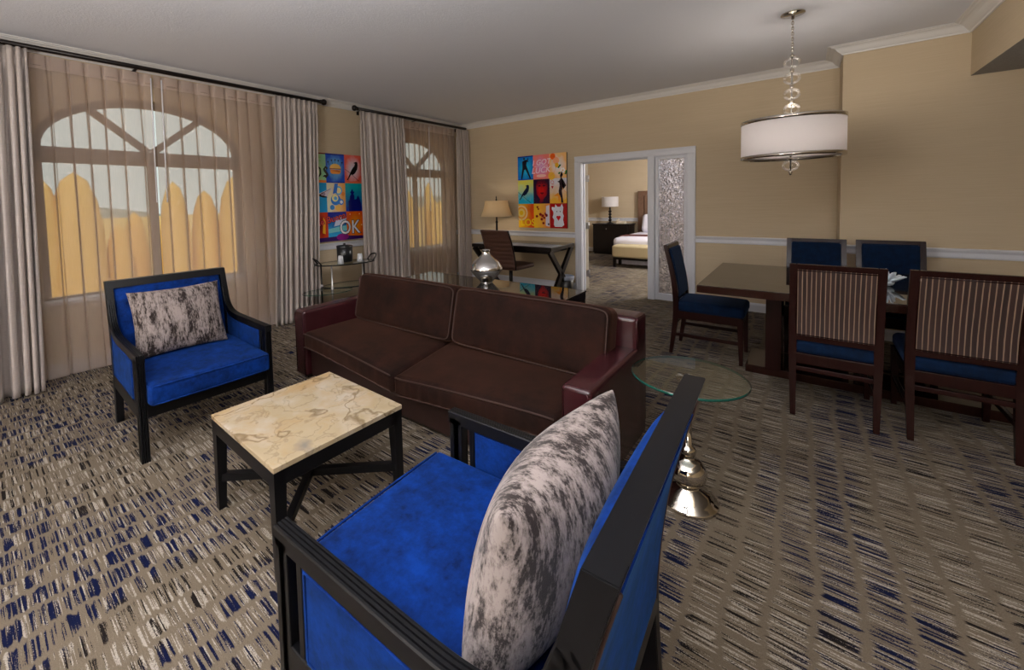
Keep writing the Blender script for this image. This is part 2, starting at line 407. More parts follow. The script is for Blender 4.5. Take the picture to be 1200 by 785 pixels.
struct(run([(CO1, YB), (XJ, YB), (XJ, YP), (XR, YP)], rail).build('trim_3', M['trim']))
struct(run([(XL, YF), (XL, YB), (CO0, YB)], base).build('baseboard_left', M['trim']))
struct(run([(CO1, YB), (XJ, YB), (XJ, YP), (XR, YP)], base).build('baseboard_back', M['trim']))
struct(run([(BX0, YB+.3), (BX0, BY), (BX1, BY)], rail).build('trim_4', M['trim']))
struct(run([(BX0, YB+.3), (BX0, BY), (BX1, BY)], base).build('baseboard_bedroom', M['trim']))
# door casing, mullion, jambs, sidelight
w = MB()
def casing(x0, x1, z0, z1, horiz=False):
    w.bx(x0, x1, YB-.018, YB, z0, z1, r=.003)
    if horiz: w.bx(x0, x1, YB-.028, YB-.017, z1-.03, z1, r=.004)
    else:
        o = (x0, x0+.028) if x0 < -2 else (x1-.028, x1)
        w.bx(o[0], o[1], YB-.028, YB-.017, z0, z1, r=.004)
casing(CO0, DX0+.012, 0, DZ-.0085); casing(DX1-.012, CO1, 0, DZ-.0085); casing(CO0, CO1, DZ-.008, 2.10, True)
w.bx(DX0, DX0+.02, YB-.002, YB+.15, 0, DZ); w.bx(DX1-.02, DX1, YB-.002, YB+.15, 0, DZ); w.bx(DX0, DX1, YB-.002, YB+.15, DZ-.02, DZ)
w.bx(DX0+.02, DX0+.035, YB+.06, YB+.1, 0, DZ-.02); w.bx(DX0+.02, DM0, YB+.06, YB+.1, DZ-.035, DZ-.02)
w.bx(DM0, DM1, YB-.015, YB+.15, 0, DZ)
struct(w.build('trim_5', M['trim']))
w = struct(bpy.data.objects.new('window_3', None)); C.objects.link(w)
f = MB(); f.bx(DM1, DM1+.045, YB+.02, YB+.075, .0, DZ-.02); f.bx(DX1-.055, DX1-.02, YB+.02, YB+.075, 0, DZ-.02)
f.bx(DM1+.04, DX1-.05, YB+.02, YB+.075, 0, .09); f.bx(DM1+.04, DX1-.05, YB+.02, YB+.075, DZ-.06, DZ-.02)
f.build('window_frame', M['trim'], w)
MB().bx(DM1+.04, DX1-.05, YB+.04, YB+.052, .08, DZ-.05, r=.001).build('window_pane', M['frosted'], w)
# the open bedroom door, folded back beside the jamb
d = struct(bpy.data.objects.new('door_1', None)); C.objects.link(d); d.location = (DX0+.042, YB+.135, 0); d.rotation_euler = (0, 0, math.radians(122))
MB().bx(0, .86, -.022, .022, .012, 1.99, r=.002).build('door_leaf', M['ivory'], d)
for z in (.26, 1.02, 1.76):
    MB().bx(-.006, .004, -.03, .016, z-.05, z+.05, r=.001).tube([(-.008, -.03, z-.052), (-.008, -.03, z+.052)], .008).build('hinge', M['steel'], d)

# ------------------------------------------------------------------ windows
def window(i, cy, hw):
    r = struct(bpy.data.objects.new('window_%d' % i, None)); C.objects.link(r)
    f = MB(); x0, x1 = XL-.15, XL-.09; A = arch(cy, hw-.03, 24, ZT, ZA-.03)
    f.sweep([(XL-.12, y, z) for y, z in A], [(-.03, -.03), (.03, -.03), (.03, .03), (-.03, .03)], up=(1, 0, 0))
    f.bx(x0, x1, cy-hw, cy-hw+.06, ZS, ZT); f.bx(x0, x1, cy+hw-.06, cy+hw, ZS, ZT)
    f.bx(x0, x1, cy-hw, cy+hw, ZT-.14, ZT); f.bx(x0, x1, cy-hw, cy+hw, ZS, ZS+.022); f.bx(x0, x1, cy-.035, cy+.035, ZS, ZT-.1)
    for sg in (-1, 1):
        a = math.radians(39); L = .97/ math.sqrt((math.cos(a)/hw)**2+(math.sin(a)/(ZA-ZT))**2)
        f.sweep([(XL-.12, cy+sg*.02, ZT), (XL-.12, cy+sg*L*math.cos(a), ZT+L*math.sin(a))], [(-.03, -.03), (.03, -.03), (.03, .03), (-.03, .03)], up=(1, 0, 0))
    f.build('window_frame', M['winframe'], r)
    poly = [(cy-hw+.01, ZS+.01)]+[(y, z) for y, z in arch(cy, hw-.01, 24, ZT, ZA-.01)]+[(cy+hw-.01, ZS+.01)]
    MB().prism(poly, XL-.124, XL-.116, 'x').build('window_pane', M['pane'], r)
    MB().bx(XL-.09, XL+.03, cy-hw-.03, cy+hw+.03, ZS-.035, ZS+.006, r=.006).build('window_sill', M['trim'], r)
window(1, *W1); window(2, *W2)
# outside: golden slope and pale hills
g = MB()
g.grid(lambda u, v: (-7-150*u**2, -90+230*v, -3.2+2.6*u+.35*math.sin(9*v+7*u)), 30, 30)
t = NT('dry_grass'); f = t.noise(t.co(), .35, 5, .6)
t.set(Base_Color=t.mix(f, srgb(200, 154, 82), srgb(236, 204, 132)), Roughness=1.)
struct(g.build('ground', t.m))
sh = MB(); rnd = random.Random(11); y = -1.  # golden columns added outside, standing for the warm tone in the sheers
while y < 24:
    w_, h_ = rnd.uniform(.3, .62), rnd.uniform(3.3, 4.9); x_ = rnd.uniform(-17, -15)
    sh.lathe([(w_*.6, 0), (w_*.95, .8), (w_, h_*.4), (w_*.95, h_*.66), (w_*.78, h_*.83), (w_*.45, h_*.95), (0, h_)], (x_, y, -2.3), 12); y += rnd.uniform(.6, 1.15)
o = sh.build('golden_columns', t.m); o['kind'] = 'stuff'; o['label'] = 'golden shrub-like columns added outside to give the golden shapes in the sheers'; o['category'] = 'golden_columns'
def hill(u, v):
    y = -260+620*v; h = 5.5+3.5*math.sin(2.1*PI*v*3+.7)+2*math.sin(2*PI*v*7)
    return (-165-30*u, y, -3+h*math.sin(min(1, u*1.6)*PI/2))
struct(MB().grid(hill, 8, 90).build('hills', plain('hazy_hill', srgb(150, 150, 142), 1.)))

# ------------------------------------------------------------------ curtains
def drape(name, label, y0, y1, x, zt, n, amp, seed, mat, flare=(0, 0), sheer=False, group=None, dx=0.):
    rnd = random.Random(seed); ph = [rnd.uniform(-.7, .7) for _ in range(n+2)]; am = [rnd.uniform(.5, 1.2) for _ in range(n+2)]; lw = [rnd.uniform(-.5, .5) for _ in range(n+2)]
    ov = .26*(y1-y0)/n if sheer else 0
    wd = [rnd.uniform(.55, 1.5) if not sheer else rnd.uniform(.8, 1.2) for _ in range(n)]; cum = [0]
    for q in wd: cum.append(cum[-1]+q/sum(wd))
    def fold(u):
        for q in range(n):
            if u <= cum[q+1] or q == n-1: return q+(u-cum[q])/(cum[q+1]-cum[q])
    def fn(u, v):
        z = .012+(zt-.012)*v; k = fold(u); i = int(min(k, n-1)); fr = k-i
        def ip(a): return a[i]*(1-fr)+a[i+1]*fr
        t = 1-v                                     # 0 top .. 1 bottom
        head = 1-.72*math.exp(-((z-(zt-.1))/.035)**2)-.35*max(0, 1-(zt-z)/.07)
        w_ = 2*PI*k+ip(ph)*(.25+.9*t)
        a = amp*ip(am)*head*(.62+.38*min(1, t*2.2))
        y = y0+(y1-y0)*u+flare[0]*t*(1-u)+flare[1]*t*u+.35*(y1-y0)/n*math.sin(2*w_)*.35*head+ov*math.sin(w_)*(.5+.5*ip(am))*min(1, .55+t*2)
        a2 = 0 if sheer else .22*amp*ip(lw)*min(1, .25+1.6*t)*math.sin(2.7*w_+ip(ph)*5)
        return (x+dx*t+a*math.cos(w_)+a2+.012*ip(lw)*math.sin(5*z+ip(ph)*6)*t, y, z)
    o = MB().grid(fn, n*14, 46).build(name, mat)
    if sheer:
        def hd(u, v): q = fn(u, 1-.042*(1-v)); return (q[0]+.004, q[1], q[2]+.002)
        MB().grid(hd, n*14, 4).build('heading', M['sheerhead'], o)
    if not sheer:
        sm = o.modifiers.new('thickness', 'SOLIDIFY'); sm.thickness = .004; sm.offset = 0
    return tag(o, label, 'curtain', group)
gd, gs = 'silver taupe drapes at the windows', 'sheer curtains over the windows'
drape('drape', 'silver taupe silk drape hanging at the outer side of the blue armchair window', -.62, .43, -4.85, 2.765, 14, .066, 21, M['drape'], (0, -.06), group=gd, dx=.12)
s1 = drape('sheer_curtain', 'sheer beige curtain panel behind the far blue armchair, first from the drape edge', .36, 1.29, -4.978, 2.765, 7, .03, 2, M['sheer'], sheer=True, group=gs)
s2 = drape('sheer_curtain', 'sheer beige curtain panel between the white wands and the gathered drape by the bar cart', 1.31, 2.56, -4.978, 2.765, 9, .03, 3, M['sheer'], sheer=True, group=gs)
drape('drape', 'tightly gathered silver taupe drape between the large window and the bar cart', 2.47, 3.03, -4.865, 2.768, 9, .05, 4, M['drape'], (-.12, -.09), group=gd)
drape('drape', 'silver taupe drape just past the picture with the crow and OK lettering', 3.70, 4.52, -4.865, 2.768, 10, .05, 5, M['drape'], (0, .03), group=gd)
s3 = drape('sheer_curtain', 'sheer beige curtain panel of the far window next to the picture-side drape', 4.46, 5.14, -4.978, 2.765, 6, .03, 6, M['sheer'], sheer=True, group=gs)
s4 = drape('sheer_curtain', 'sheer beige curtain panel of the far window next to the room corner', 5.16, 5.9, -4.978, 2.765, 6, .03, 7, M['sheer'], sheer=True, group=gs)
drape('drape', 'silver taupe drape in the room corner behind the writing desk', 5.82, 6.15, -4.862, 2.768, 5, .048, 8, M['drape'], (0, .0), group=gd)
for par, y, z0 in ((s1, 1.262, 1.515), (s2, 1.348, 1.515), (s3, 5.12, 1.3)):
    MB().tube([(-4.875, y, 2.71), (-4.872, y-.012, z0)], .006).build('wand', M['acrylic'], par)
def curtain_rod(y0, y1, label, ends):
    r = thing('curtain_rod', label, 'curtain rod', (-4.90, (y0+y1)/2, 2.80), 0, 'dark curtain rods'); c = (y0+y1)/2
    MB().tube([(0, y0-c, 0), (0, y1-c, 0)], .021, 14).build('pole', M['rod'], r)
    for y in (y0, y1):
        if (y == y0 and 0 not in ends) or (y == y1 and 1 not in ends): continue
        sg = -1 if y == y0 else 1
        MB().lathe([(0, 0), (.024, .0), (.026, .012), (.016, .02), (.034, .036), (.041, .058), (.034, .08), (.014, .094), (0, .096)], M=Matrix.Translation((0, y-c, 0)) @ Matrix.Rotation(-sg*PI/2, 4, 'X')).build('finial', M['rod'], r)
    for y in (y0+.12, c, y1-.12):
        MB().bx(XL+4.90, .0, y-c-.012, y-c+.012, -.003, .006, r=.002).bx(XL+4.901, XL+4.91, y-c-.02, y-c+.02, -.05, .05, r=.002).build('bracket', M['rod'], r)
curtain_rod(-.75, 3.10, 'long dark bronze curtain rod above the large arched window', (1,))
curtain_rod(3.70, 6.14, 'shorter dark bronze curtain rod above the far window by the corner', (0,))

# ------------------------------------------------------------------ armchairs
GRV = [(-.021, -.0225), (.021, -.0225), (.021, .019), (.018, .0225), (.0125, .0225), (.0105, .017), (.0085, .0225), (.002, .0225), (0, .017), (-.002, .0225), (-.0085, .0225), (-.0105, .017), (-.0125, .0225), (-.018, .0225), (-.021, .019)]
def make_armchair(label):
    r = thing('armchair', label, 'armchair', group='blue velvet armchairs with black frames')
    HW = .38; yc = HW-.021
    post = bez([(-.385, 0, 0), (-.372, 0, .3), (-.40, 0, .6), (-.445, 0, .8), (-.49, 0, .957)], 5)
    for s in (-1, 1):
        y0, y1 = s*yc-.021, s*yc+.021
        MB().sweep([(.3625, s*yc, 0), (.3625, s*yc, .6)], GRV, up=(1, 0, 0)).bx(.325, .366, y0, y1, 0, .6, r=.003).build('leg', M['black'], r)
        poly = [(p.x, p.z) for p in post]+[(p.x+.052+(.008 if p.z < .7 else 0), p.z) for p in reversed(post)]
        MB().prism(poly, y0, y1, 'y', bev=.002).build('leg', M['black'], r)
        path = [(.388, s*yc, .6025)]+[p for p in bez([(.1, s*yc, .6025), (-.08, s*yc, .6025), (-.2, s*yc, .607), (-.285, s*yc, .626), (-.345, s*yc, .664), (-.383, s*yc, .718), (-.402, s*yc, .77), (-.424, s*yc, .83)], 5)]
        MB().sweep(path, GRV).build('armrest', M['black'], r)
        fr = MB(); fr.bx(.268, .292, y0+.004, y1-.004, .3, .585); fr.bx(-.35, .33, y0, y1, .252, .335)
        fr.build('side_rail', M['black'], r)
        under = [(p[0], p[2]-.022) if not isinstance(p, Vector) else (p.x, p.z-.022) for p in path[1:]]
        poly = [(.268, .335), (.268, .58)]+[q for q in under if q[0] > -.33]+[(-.335, .335)]
        pn = MB().prism(poly, s*yc-.018, s*yc+.018, 'y', bev=.006).build('side_panel', M['blue'], r)
        cx = sum(p[0] for p in poly)/len(poly); cz = .45
        ins = [(cx+(p[0]-cx)*.955, s*(yc+.019), cz+(p[1]-cz)*.93) for p in poly]
        MB().tube(ins, .0035, 6, closed=True).build('piping', M['blue'], pn)
    MB().bx(.33, .378, -.34, .34, .252, .335).build('seat_rail', M['black'], r)
    MB().bx(-.375, -.33, -.34, .34, .252, .335).build('seat_rail', M['black'], r)
    c = MB()
    c.rbox((.072, 0, .392), (.742, .676, .116), .02, 4, (.008, 0, .016), 10)
    c = c.build('seat_cushion', M['blue'], r)
    for z in (.342, .444):
        MB().tube([(.442+.006*(1-(y/.33)**2), y, z) for y in (-.322, -.2, -.1, 0, .1, .2, .322)], .0045, 6).build('piping', M['blue'], c)
    # inner back cushion and outer back
    pf = [(p.x+.05, p.z) for p in post if .44 < p.z < .93]
    m = MB()
    def bc(sg):
        def f(u, v):
            z = .44+.478*v; k = v*(len(pf)-1); q = min(int(k), len(pf)-2); x = pf[q][0]+(pf[q+1][0]-pf[q][0])*min(1, max(0, (z-pf[q][1])/(pf[q+1][1]-pf[q][1])))
            a = math.sin(PI*(u-.5)); e_ = max(0, (1-a**6)*(1-(2*v-1)**8))**.35
            return (x-.04+(.062+.012*(1-a*a))*e_*sg if sg > 0 else x-.04, a*.337, z)
        return f
    m.grid(bc(1), 24, 24).grid(bc(-1), 24, 24)
    m.build('back_cushion', M['blue'], r, weld=True)
    poly = [(p.x-.003, p.z) for p in post if .26 < p.z < .905]
    poly = poly+[(a+.035, b) for a, b in reversed(poly)]
    ob = MB().prism(poly, -.336, .336, 'y', bev=.004).build('back_panel', M['blue'], r)
    for s in (-1, 1): MB().tube([(p.x-.002, s*.336, p.z) for p in post if .26 < p.z < .93], .0035, 6).build('piping', M['brownp'], ob)
    tp = [p for p in post if p.z > .9]
    MB().prism([(p.x, p.z) for p in tp]+[(p.x+.052, p.z) for p in reversed(tp)], -.34, .34, 'y').build('top_rail', M['black'], r)
    return r
ac = make_armchair('blue velvet armchair with black frame standing before the large sheer-curtained window')
ac.location = (-3.255, .985, 0); ac.rotation_euler = (0, 0, math.radians(-2))
dup(ac, (-.675, .868, 0), math.radians(182), 'blue velvet armchair seen from behind its back, close beside the sofa arm')

def make_pillow(name, label, w_, h_, t_, loc, rz, lean, group):
    def fn(sg):
        def f(u, v):
            a, b = math.sin(PI*(u-.5)), math.sin(PI*(v-.5))
            k = max(0, (1-a*a)*(1-b*b))
            return (sg*t_*k**.42*(1+.05*math.sin(5*a+3*b)), a*w_/2*(1-.07*(1-b*b)), b*h_/2*(1-.07*(1-a*a)))
        return f
    m = MB().grid(fn(1), 34, 28)
    m.grid(fn(-1), 34, 28)
    o = m.build(name, M['pillow'], weld=True)
    bm = bmesh.new(); bm.from_mesh(o.data); bmesh.ops.recalc_face_normals(bm, faces=bm.faces); bm.to_mesh(o.data); bm.free()
    o.matrix_world = Matrix.Translation(loc) @ Matrix.Rotation(rz, 4, 'Z') @ Matrix.Rotation(math.radians(-lean), 4, 'Y')
    return tag(o, label, 'pillow', group)
make_pillow('throw_pillow', 'bark-print throw pillow on the armchair in front of the window', .56, .46, .085, (-3.42, .97, .675), math.radians(-2), 20, 'bark print throw pillows')
make_pillow('throw_pillow', 'bark-print throw pillow on the armchair turned away from us', .60, .455, .125, (-.462, .88, .672), math.radians(182), 13, 'bark print throw pillows')

# ------------------------------------------------------------------ coffee table
r = thing('coffee_table', 'small coffee table with veined tan marble top on black legs', 'coffee table', (-1.845, 1.03, 0), math.radians(-1.5))
HX, HY, H = .325, .318, .462
MB().bx(-HX, HX, -HY, HY, H-.022, H, r=.003).build('tabletop', M['marble'], r)
a = MB()
for s in (-1, 1): a.bx(-HX+.02, HX-.02, s*(HY-.014)-.012, s*(HY-.014)+.012, H-.085, H-.022); a.bx(s*(HX-.014)-.012, s*(HX-.014)+.012, -HY+.02, HY-.02, H-.085, H-.022)
a.build('apron', M['black'], r)
for sx in (-1, 1):
    for sy in (-1, 1):
        m = MB(); tmp = bmesh.new(); q = []
        for z, k in ((0, .034), (H-.0225, .05)):
            x0, x1 = sx*(HX-.002), sx*(HX-.002-k); y0, y1 = sy*(HY-.002), sy*(HY-.002-k)
            q.append([tmp.verts.new(v) for v in ((x0, y0, z), (x1, y0, z), (x1, y1, z), (x0, y1, z))])
        tmp.faces.new(q[0]); tmp.faces.new(q[1])
        for k in range(4): tmp.faces.new((q[0][k], q[0][(k+1) % 4], q[1][(k+1) % 4], q[1][k]))
        bmesh.ops.recalc_face_normals(tmp, faces=tmp.faces); m._merge(tmp); m.build('leg', M['black'], r)
for s in (-1, 1):
    MB().sweep([(-HX+.03, -s*(HY-.03), .155), (-.0, 0, .155), (HX-.03, s*(HY-.03), .155)], [(-.016, -.018), (.016, -.018), (.016, .018), (-.016, .018)]).build('cross_stretcher', M['black'], r)

# ------------------------------------------------------------------ sofa
SX0, SX1, SY0, SY1 = -3.31, -.725, 1.775, 2.61
cx = (SX0+SX1)/2; cy = (SY0+SY1)/2
r = thing('sofa', 'two-seat brown velvet sofa with maroon leather arms and back', 'sofa', (cx, cy, 0))
L = (SX1-SX0)/2; D = (SY1-SY0)/2
MB().rbox((0, .01, .15), (2*L-.3, 2*D-.06, .24), .012, 3).build('base', M['dleather'], r)
for s in (-1, 1):
    am = MB().rbox((s*(L-.076), -.06, .305), (.152, 2*D-.10, .55), .024, 4, (.006, 0, .004), 5).build('armrest', M['leather'], r)
    MB().tube([(s*(L-.076)+dx, -D-.008, z) for dx, z in ((-.064, .05), (-.064, .545), (-.05, .564), (.05, .564), (.064, .545), (.064, .05))], .004, 6).build('piping', M['leather'], am)
bk = MB().rbox((0, D-.09, .39), (2*L, .18, .74), .028, 4, (.0, .008, .004), 6).build('back', M['leather'], r)
for s in (-1, 1):
    MB().tube([(s*(L-.006), y, z) for y, z in ((D-.172, .58), (D-.172, .735), (D-.155, .753), (D-.03, .753), (D-.01, .735), (D-.01, .1))], .0045, 6).build('piping', M['leather'], bk)
for sx in (-1, 1):
    for y in (-D+.06, D-.06): MB().bx(sx*(L-.08)-.03, sx*(L-.08)+.03, y-.03, y+.03, 0, .032).build('leg', M['espresso'], r)
def slump(o, s, w_):
    """front edge sags where the two seats meet"""
    for v in o.data.vertices:
        fx = max(0, 1-abs(v.co.x-s*.015)/1.05); fy = max(0, min(1, (.22-v.co.y)/.62))
        v.co.z -= .085*fx**1.3*fy
for s in (-1, 1):
    x0, x1 = (-(L-.158), -.04) if s < 0 else (-.03, L-.158); w_ = x1-x0
    c = MB().rbox(((x0+x1)/2, -.115, .348), (w_, .66, .135), .034, 4, (0, .012, .018), 44).build('seat_cushion', M['brown'], r)
    slump(c, s, w_)
    for v in c.data.vertices:
        k = max(0, min(1, (-.38-v.co.y)/.05)); v.co.y += k*(.0035 if s > 0 else .0012)*(math.sin(95*v.co.x+3*math.sin(11*v.co.x))+.6*math.sin(41*v.co.x))
    for z in (.295, .405):
        p = MB().tube([(x0+.02+k*(w_-.04)/20, -.448, z) for k in range(21)], .005, 6).build('piping', M['brownp'], c); slump(p, s, w_)
    x0, x1 = (-(L-.19), .035) if s < 0 else (.045, L-.11); w_ = x1-x0
    b = MB().rbox(((x0+x1)/2, D-.262, .608), (w_, .17, .41), .045, 4, (.0, .028, .01), 10, M=rot('X', -13, (0, D-.262, .608)))
    b = b.build('back_cushion', M['brown'], r)
    pth = []
    for k in range(40):
        a = 2*PI*k/40; ux = math.copysign(abs(math.cos(a))**.16, math.cos(a)); uz = math.copysign(abs(math.sin(a))**.16, math.sin(a))
        pth.append(((x0+x1)/2+ux*(w_/2-.012), D-.262-.078, .608+uz*.195))
    MB().tube(pth, .005, 6, closed=True, M=rot('X', -13, (0, D-.262, .608))).build('piping', M['brownp'], b)

# ------------------------------------------------------------------ glass side table
r = thing('side_table', 'round glass side table on a turned chrome pedestal', 'side table', (-.41, 2.14, 0)); H = .612; R = .245
MB().lathe([(0, H-.012), (R-.002, H-.012)], n=64).lathe([(R-.002, H), (0, H)], n=64).lathe([(R-.002, H-.012), (R, H-.010), (R, H-.002), (R-.002, H)], n=64, mi=1).build('tabletop', [M['glass'], M['gedge']], r)
MB().lathe([(0, 0), (.125, 0), (.13, .008), (.127, .02), (.112, .026), (.11, .036), (.098, .042), (.09, .06), (.05, .075), (.045, .085), (.05, .09), (.075, .115), (.083, .145), (.075, .18), (.05, .205), (.03, .212), (.026, .225), (.034, .235), (.037, .25), (.03, .266), (.018, .275), (.016, .5), (.022, .505), (.034, .53), (.034, .545), (.022, .568), (.018, .575), (.045, .584), (.052, .59), (.052, .598), (0, .599)], n=36).build('pedestal', M['chrome'], r)

# ------------------------------------------------------------------ console table + vase
r = thing('console_table', 'low dark console table with mirror-glossy glass top behind the sofa', 'console table', (-2.17, 2.94, 0)); H = .722; X, Y = .85, .20
MB().bx(-X, X, -Y, Y, H-.012, H, r=.003).build('glass_top', M['mirrorglass'], r)
MB().bx(-X+.005, X-.005, -Y+.005, Y-.005, H-.075, H-.0125).build('apron', M['espresso'], r)
for sx in (-1, 1):
    for sy in (-1, 1): MB().bx(sx*(X-.035)-.028, sx*(X-.035)+.028, sy*(Y-.035)-.028, sy*(Y-.035)+.028, 0, H-.076).build('leg', M['espresso'], r)
MB().bx(-X+.03, X-.03, -Y+.02, Y-.02, .12, .145).build('shelf', M['espresso'], r)
prof = bez([(.0, 0, 0), (.05, 0, 0), (.056, 0, .008), (.1, 0, .055), (.138, 0, .105), (.142, 0, .135), (.115, 0, .18), (.07, 0, .22), (.04, 0, .25), (.033, 0, .275), (.04, 0, .29), (.036, 0, .292), (.03, 0, .285), (.0, 0, .25)], 5)
tag(MB().lathe([(max(0, p.x), p.z) for p in prof], n=40).build('vase', M['silver']), 'bulbous mirror-silver vase with narrow neck on the console behind the sofa', 'vase').location = (-2.19, 2.99, .7225)

# ------------------------------------------------------------------ dining set
def make_chair(label):
    r = thing('dining_chair', label, 'dining chair', group='dining chairs around the table')
    HW = .222
    rear = bez([(-.288, 0, 0), (-.262, 0, .25), (-.252, 0, .45), (-.272, 0, .7), (-.335, 0, 1.0)], 5)
    th = lambda z: .028+.02*min(1, z/.4) if z < .5 else .048-.016*(z-.5)/.5
    for s in (-1, 1):
        poly = [(p.x, p.z) for p in rear]+[(p.x+th(p.z), p.z) for p in reversed(rear)]
        m = MB().prism(poly, -.0205, .0205, 'y', bev=.002)
        for v in m.bm.verts:
            k = 1-.3*max(0, 1-v.co.z/.4); v.co.y = s*(HW-.0205)+v.co.y*k-s*.006*max(0, 1-v.co.z/.4)
        m.build('leg', M['mahog'], r)
        m = MB().bx(.24, .284, -.022, .022, 0, .4, r=.002)
        for v in m.bm.verts:
            k = .62+.38*v.co.z/.4; v.co.x = .284+(v.co.x-.284)*k; v.co.y = s*(HW-.022)+v.co.y*k
        m.build('leg', M['mahog'], r)
        MB().bx(-.25, .262, s*(HW-.02)-.011, s*(HW-.02)+.011, .17, .2).build('stretcher', M['mahog'], r)
    MB().bx(-.24, -.218, -.19, .19, .285, .315).build('stretcher', M['mahog'], r)
    f = MB()
    for s in (-1, 1): f.bx(-.235, .27, s*(HW-.018)-.013, s*(HW-.018)+.013, .335, .405)
    f.bx(-.245, -.215, -.2, .2, .335, .405); f.bx(.246, .276, -.2, .2, .335, .405)
    f.build('seat_frame', M['mahog'], r)
    MB().rbox((.03, 0, .445), (.53, .43, .09), .03, 4, (0, 0, .018), 8).build('seat', M['dblue'], r)
    def at(z):
        for a, b in zip(rear, rear[1:]):
            if a.z <= z <= b.z: k = (z-a.z)/(b.z-a.z); return a.x+(b.x-a.x)*k
        return rear[-1].x
    zz = [.523+.445*k/8 for k in range(9)]
    poly = [(at(z)+.004, z) for z in zz]+[(at(z)+.016, z) for z in reversed(zz)]
    MB().prism(poly, -.186, .186, 'y', bev=.003).build('back_panel', M['stripes'], r)
    poly = [(at(z)+.0165, z) for z in zz]+[(at(z)+.05, z) for z in reversed(zz)]
    MB().prism(poly, -.184, .184, 'y', bev=.009).build('back_cushion', M['dblue'], r)
    for z0, z1 in ((.492, .524), (.967, 1.0)):
        MB().prism([(at(z0)+.001, z0), (at(z1)+.001, z1), (at(z1)+.034, z1), (at(z0)+.036, z0)], -.19, .19, 'y', bev=.002).build('back_rail', M['mahog'], r)
    bead = [(at(z)+.002, s*.184, z) for s, z in ((-1, .53), (1, .53), (1, .75), (1, .96), (-1, .96), (-1, .75))]
    MB().tube(bead, .004, 6, closed=True).build('beading', M['mahog'], r)
    return r
dc = make_chair('dark wood dining chair at the table end nearest the bedroom doorway')
dc.location = (-.665, 4.355, 0)
dup(dc, (.155, 3.705, 0), PI/2, 'striped-back dining chair nearer to the round glass side table')
dup(dc, (.69, 3.735, 0), PI/2, 'striped-back dining chair farther from the round glass side table')
dup(dc, (.092, 5.015, 0), -PI/2, 'dining chair with dark blue back by the wall, right under the drum chandelier')
dup(dc, (.60, 5.035, 0), -PI/2, 'dining chair with dark blue back by the wall, behind the white coral')
TX, TY = .502, 4.285; HX, HY = 1.138, .665
r = thing('dining_table', 'large dark dining table with mirror-polished top on slab pedestals', 'dining table', (TX, TY, 0))
MB().bx(-HX, HX, -HY, HY, .70, .755, r=.004).build('tabletop', M['top'], r)
g = MB().bx(-HX+.003, HX-.003, -HY+.003, HY-.003, .7552, .7602, r=.001).build('glass_sheet', M['mirrorglass'], r)
for s in (-1, 1):
    MB().bx(s*.675-.05, s*.675+.05, -.26, .26, .06, .70).build('pedestal', M['mahog'], r)
MB().bx(-HX+.28, HX-.28, -.235, .235, 0.0, .062, r=.006).build('base', M['top'], r)
MB().bx(-.62, .62, -.03, .03, .45, .53).build('stretcher', M['mahog'], r)
co = MB(); rnd = random.Random(3)
co.ball((0, 0, .03), .035, 14, 8, .8)
for k in range(26):
    th, ph = rnd.uniform(0, 2*PI), rnd.uniform(.25, 1.35); l = rnd.uniform(.06, .105)
    d_ = Vector((math.cos(th)*math.sin(ph), math.sin(th)*math.sin(ph), math.cos(ph)*.8+.12)); o_ = Vector((0, 0, .035))
    co.tube([o_, o_+d_*l*.5, o_+d_*l*.85+Vector((0, 0, .006)), o_+d_*l], [.014, .012, .009, .003], 7)
tag(co.build('coral_ornament', M['coral']), 'white spiky coral ornament standing on the dining table', 'ornament').location = (.475, 4.26, .7605)

# ------------------------------------------------------------------ chandelier
r = thing('chandelier', 'hanging drum chandelier with white shade and glass bubbles above the dining table', 'chandelier', (-.09, 4.325, ZC))
MB().lathe([(0, 0), (.078, 0), (.08, -.004), (.078, -.011), (.02, -.014), (.011, -.02), (.011, -.045), (0, -.05)], n=36).build('canopy', M['chrome'], r)
ch = MB()
for k in range(12):
    z = -.055-.021*k; pts = [Vector((.007*math.cos(2*PI*j/10), 0, .0145*math.sin(2*PI*j/10))) for j in range(10)]
    ch.tube([(p.x, 0, z+p.z) if k % 2 else (0, p.x, z+p.z) for p in pts], .0034, 6, closed=True)
ch.build('chain', M['chrome'], r)
MB().tube([(0, 0, -.31), (0, 0, -1.25)], .006).build('stem', M['chrome'], r)
for z in (-.385, -.51, -.635, -.755, -1.205):
    b = MB().ball((0, 0, z), .058, 24, 14, .82).build('glass_ball', M['bubble'], r)
    MB().lathe([(.006, -.062), (.014, -.06), (.014, -.05), (.006, -.045)], (0, 0, z), 14).lathe([(.006, .045), (.014, .05), (.014, .06), (.006, .062)], (0, 0, z), 14).build('collar', M['chrome'], b)
R = .335; z0, z1 = -1.14, -.84
MB().lathe([(R, z0), (R, z1), (R-.004, z1), (R-.004, z0), (R, z0)], n=72).build('lamp_shade', M['linen'], r)
for a, b in ((z0-.006, z0+.02), (z1-.022, z1+.006)):
    MB().lathe([(R+.001, a), (R+.004, a), (R+.004, b), (R+.001, b), (R-.008, b), (R-.008, a), (R+.001, a)], n=72).build('metal_band', M['chrome'], r)
MB().lathe([(0, z0+.012), (R-.01, z0+.012), (R-.01, z0+.016), (0, z0+.016)], n=60).build('diffuser', M['linen'], r)
sp = MB()
for k in range(3): sp.tube([(0, 0, z1-.02), ((R-.006)*math.cos(k*2.094), (R-.006)*math.sin(k*2.094), z1-.01)], .004, 8)
sp.build('spider', M['chrome'], r)
MB().lathe([(0, -1.285), (.008, -1.28), (.01, -1.265), (.006, -1.25), (.006, -1.24)], n=14).build('finial', M['chrome'], r)

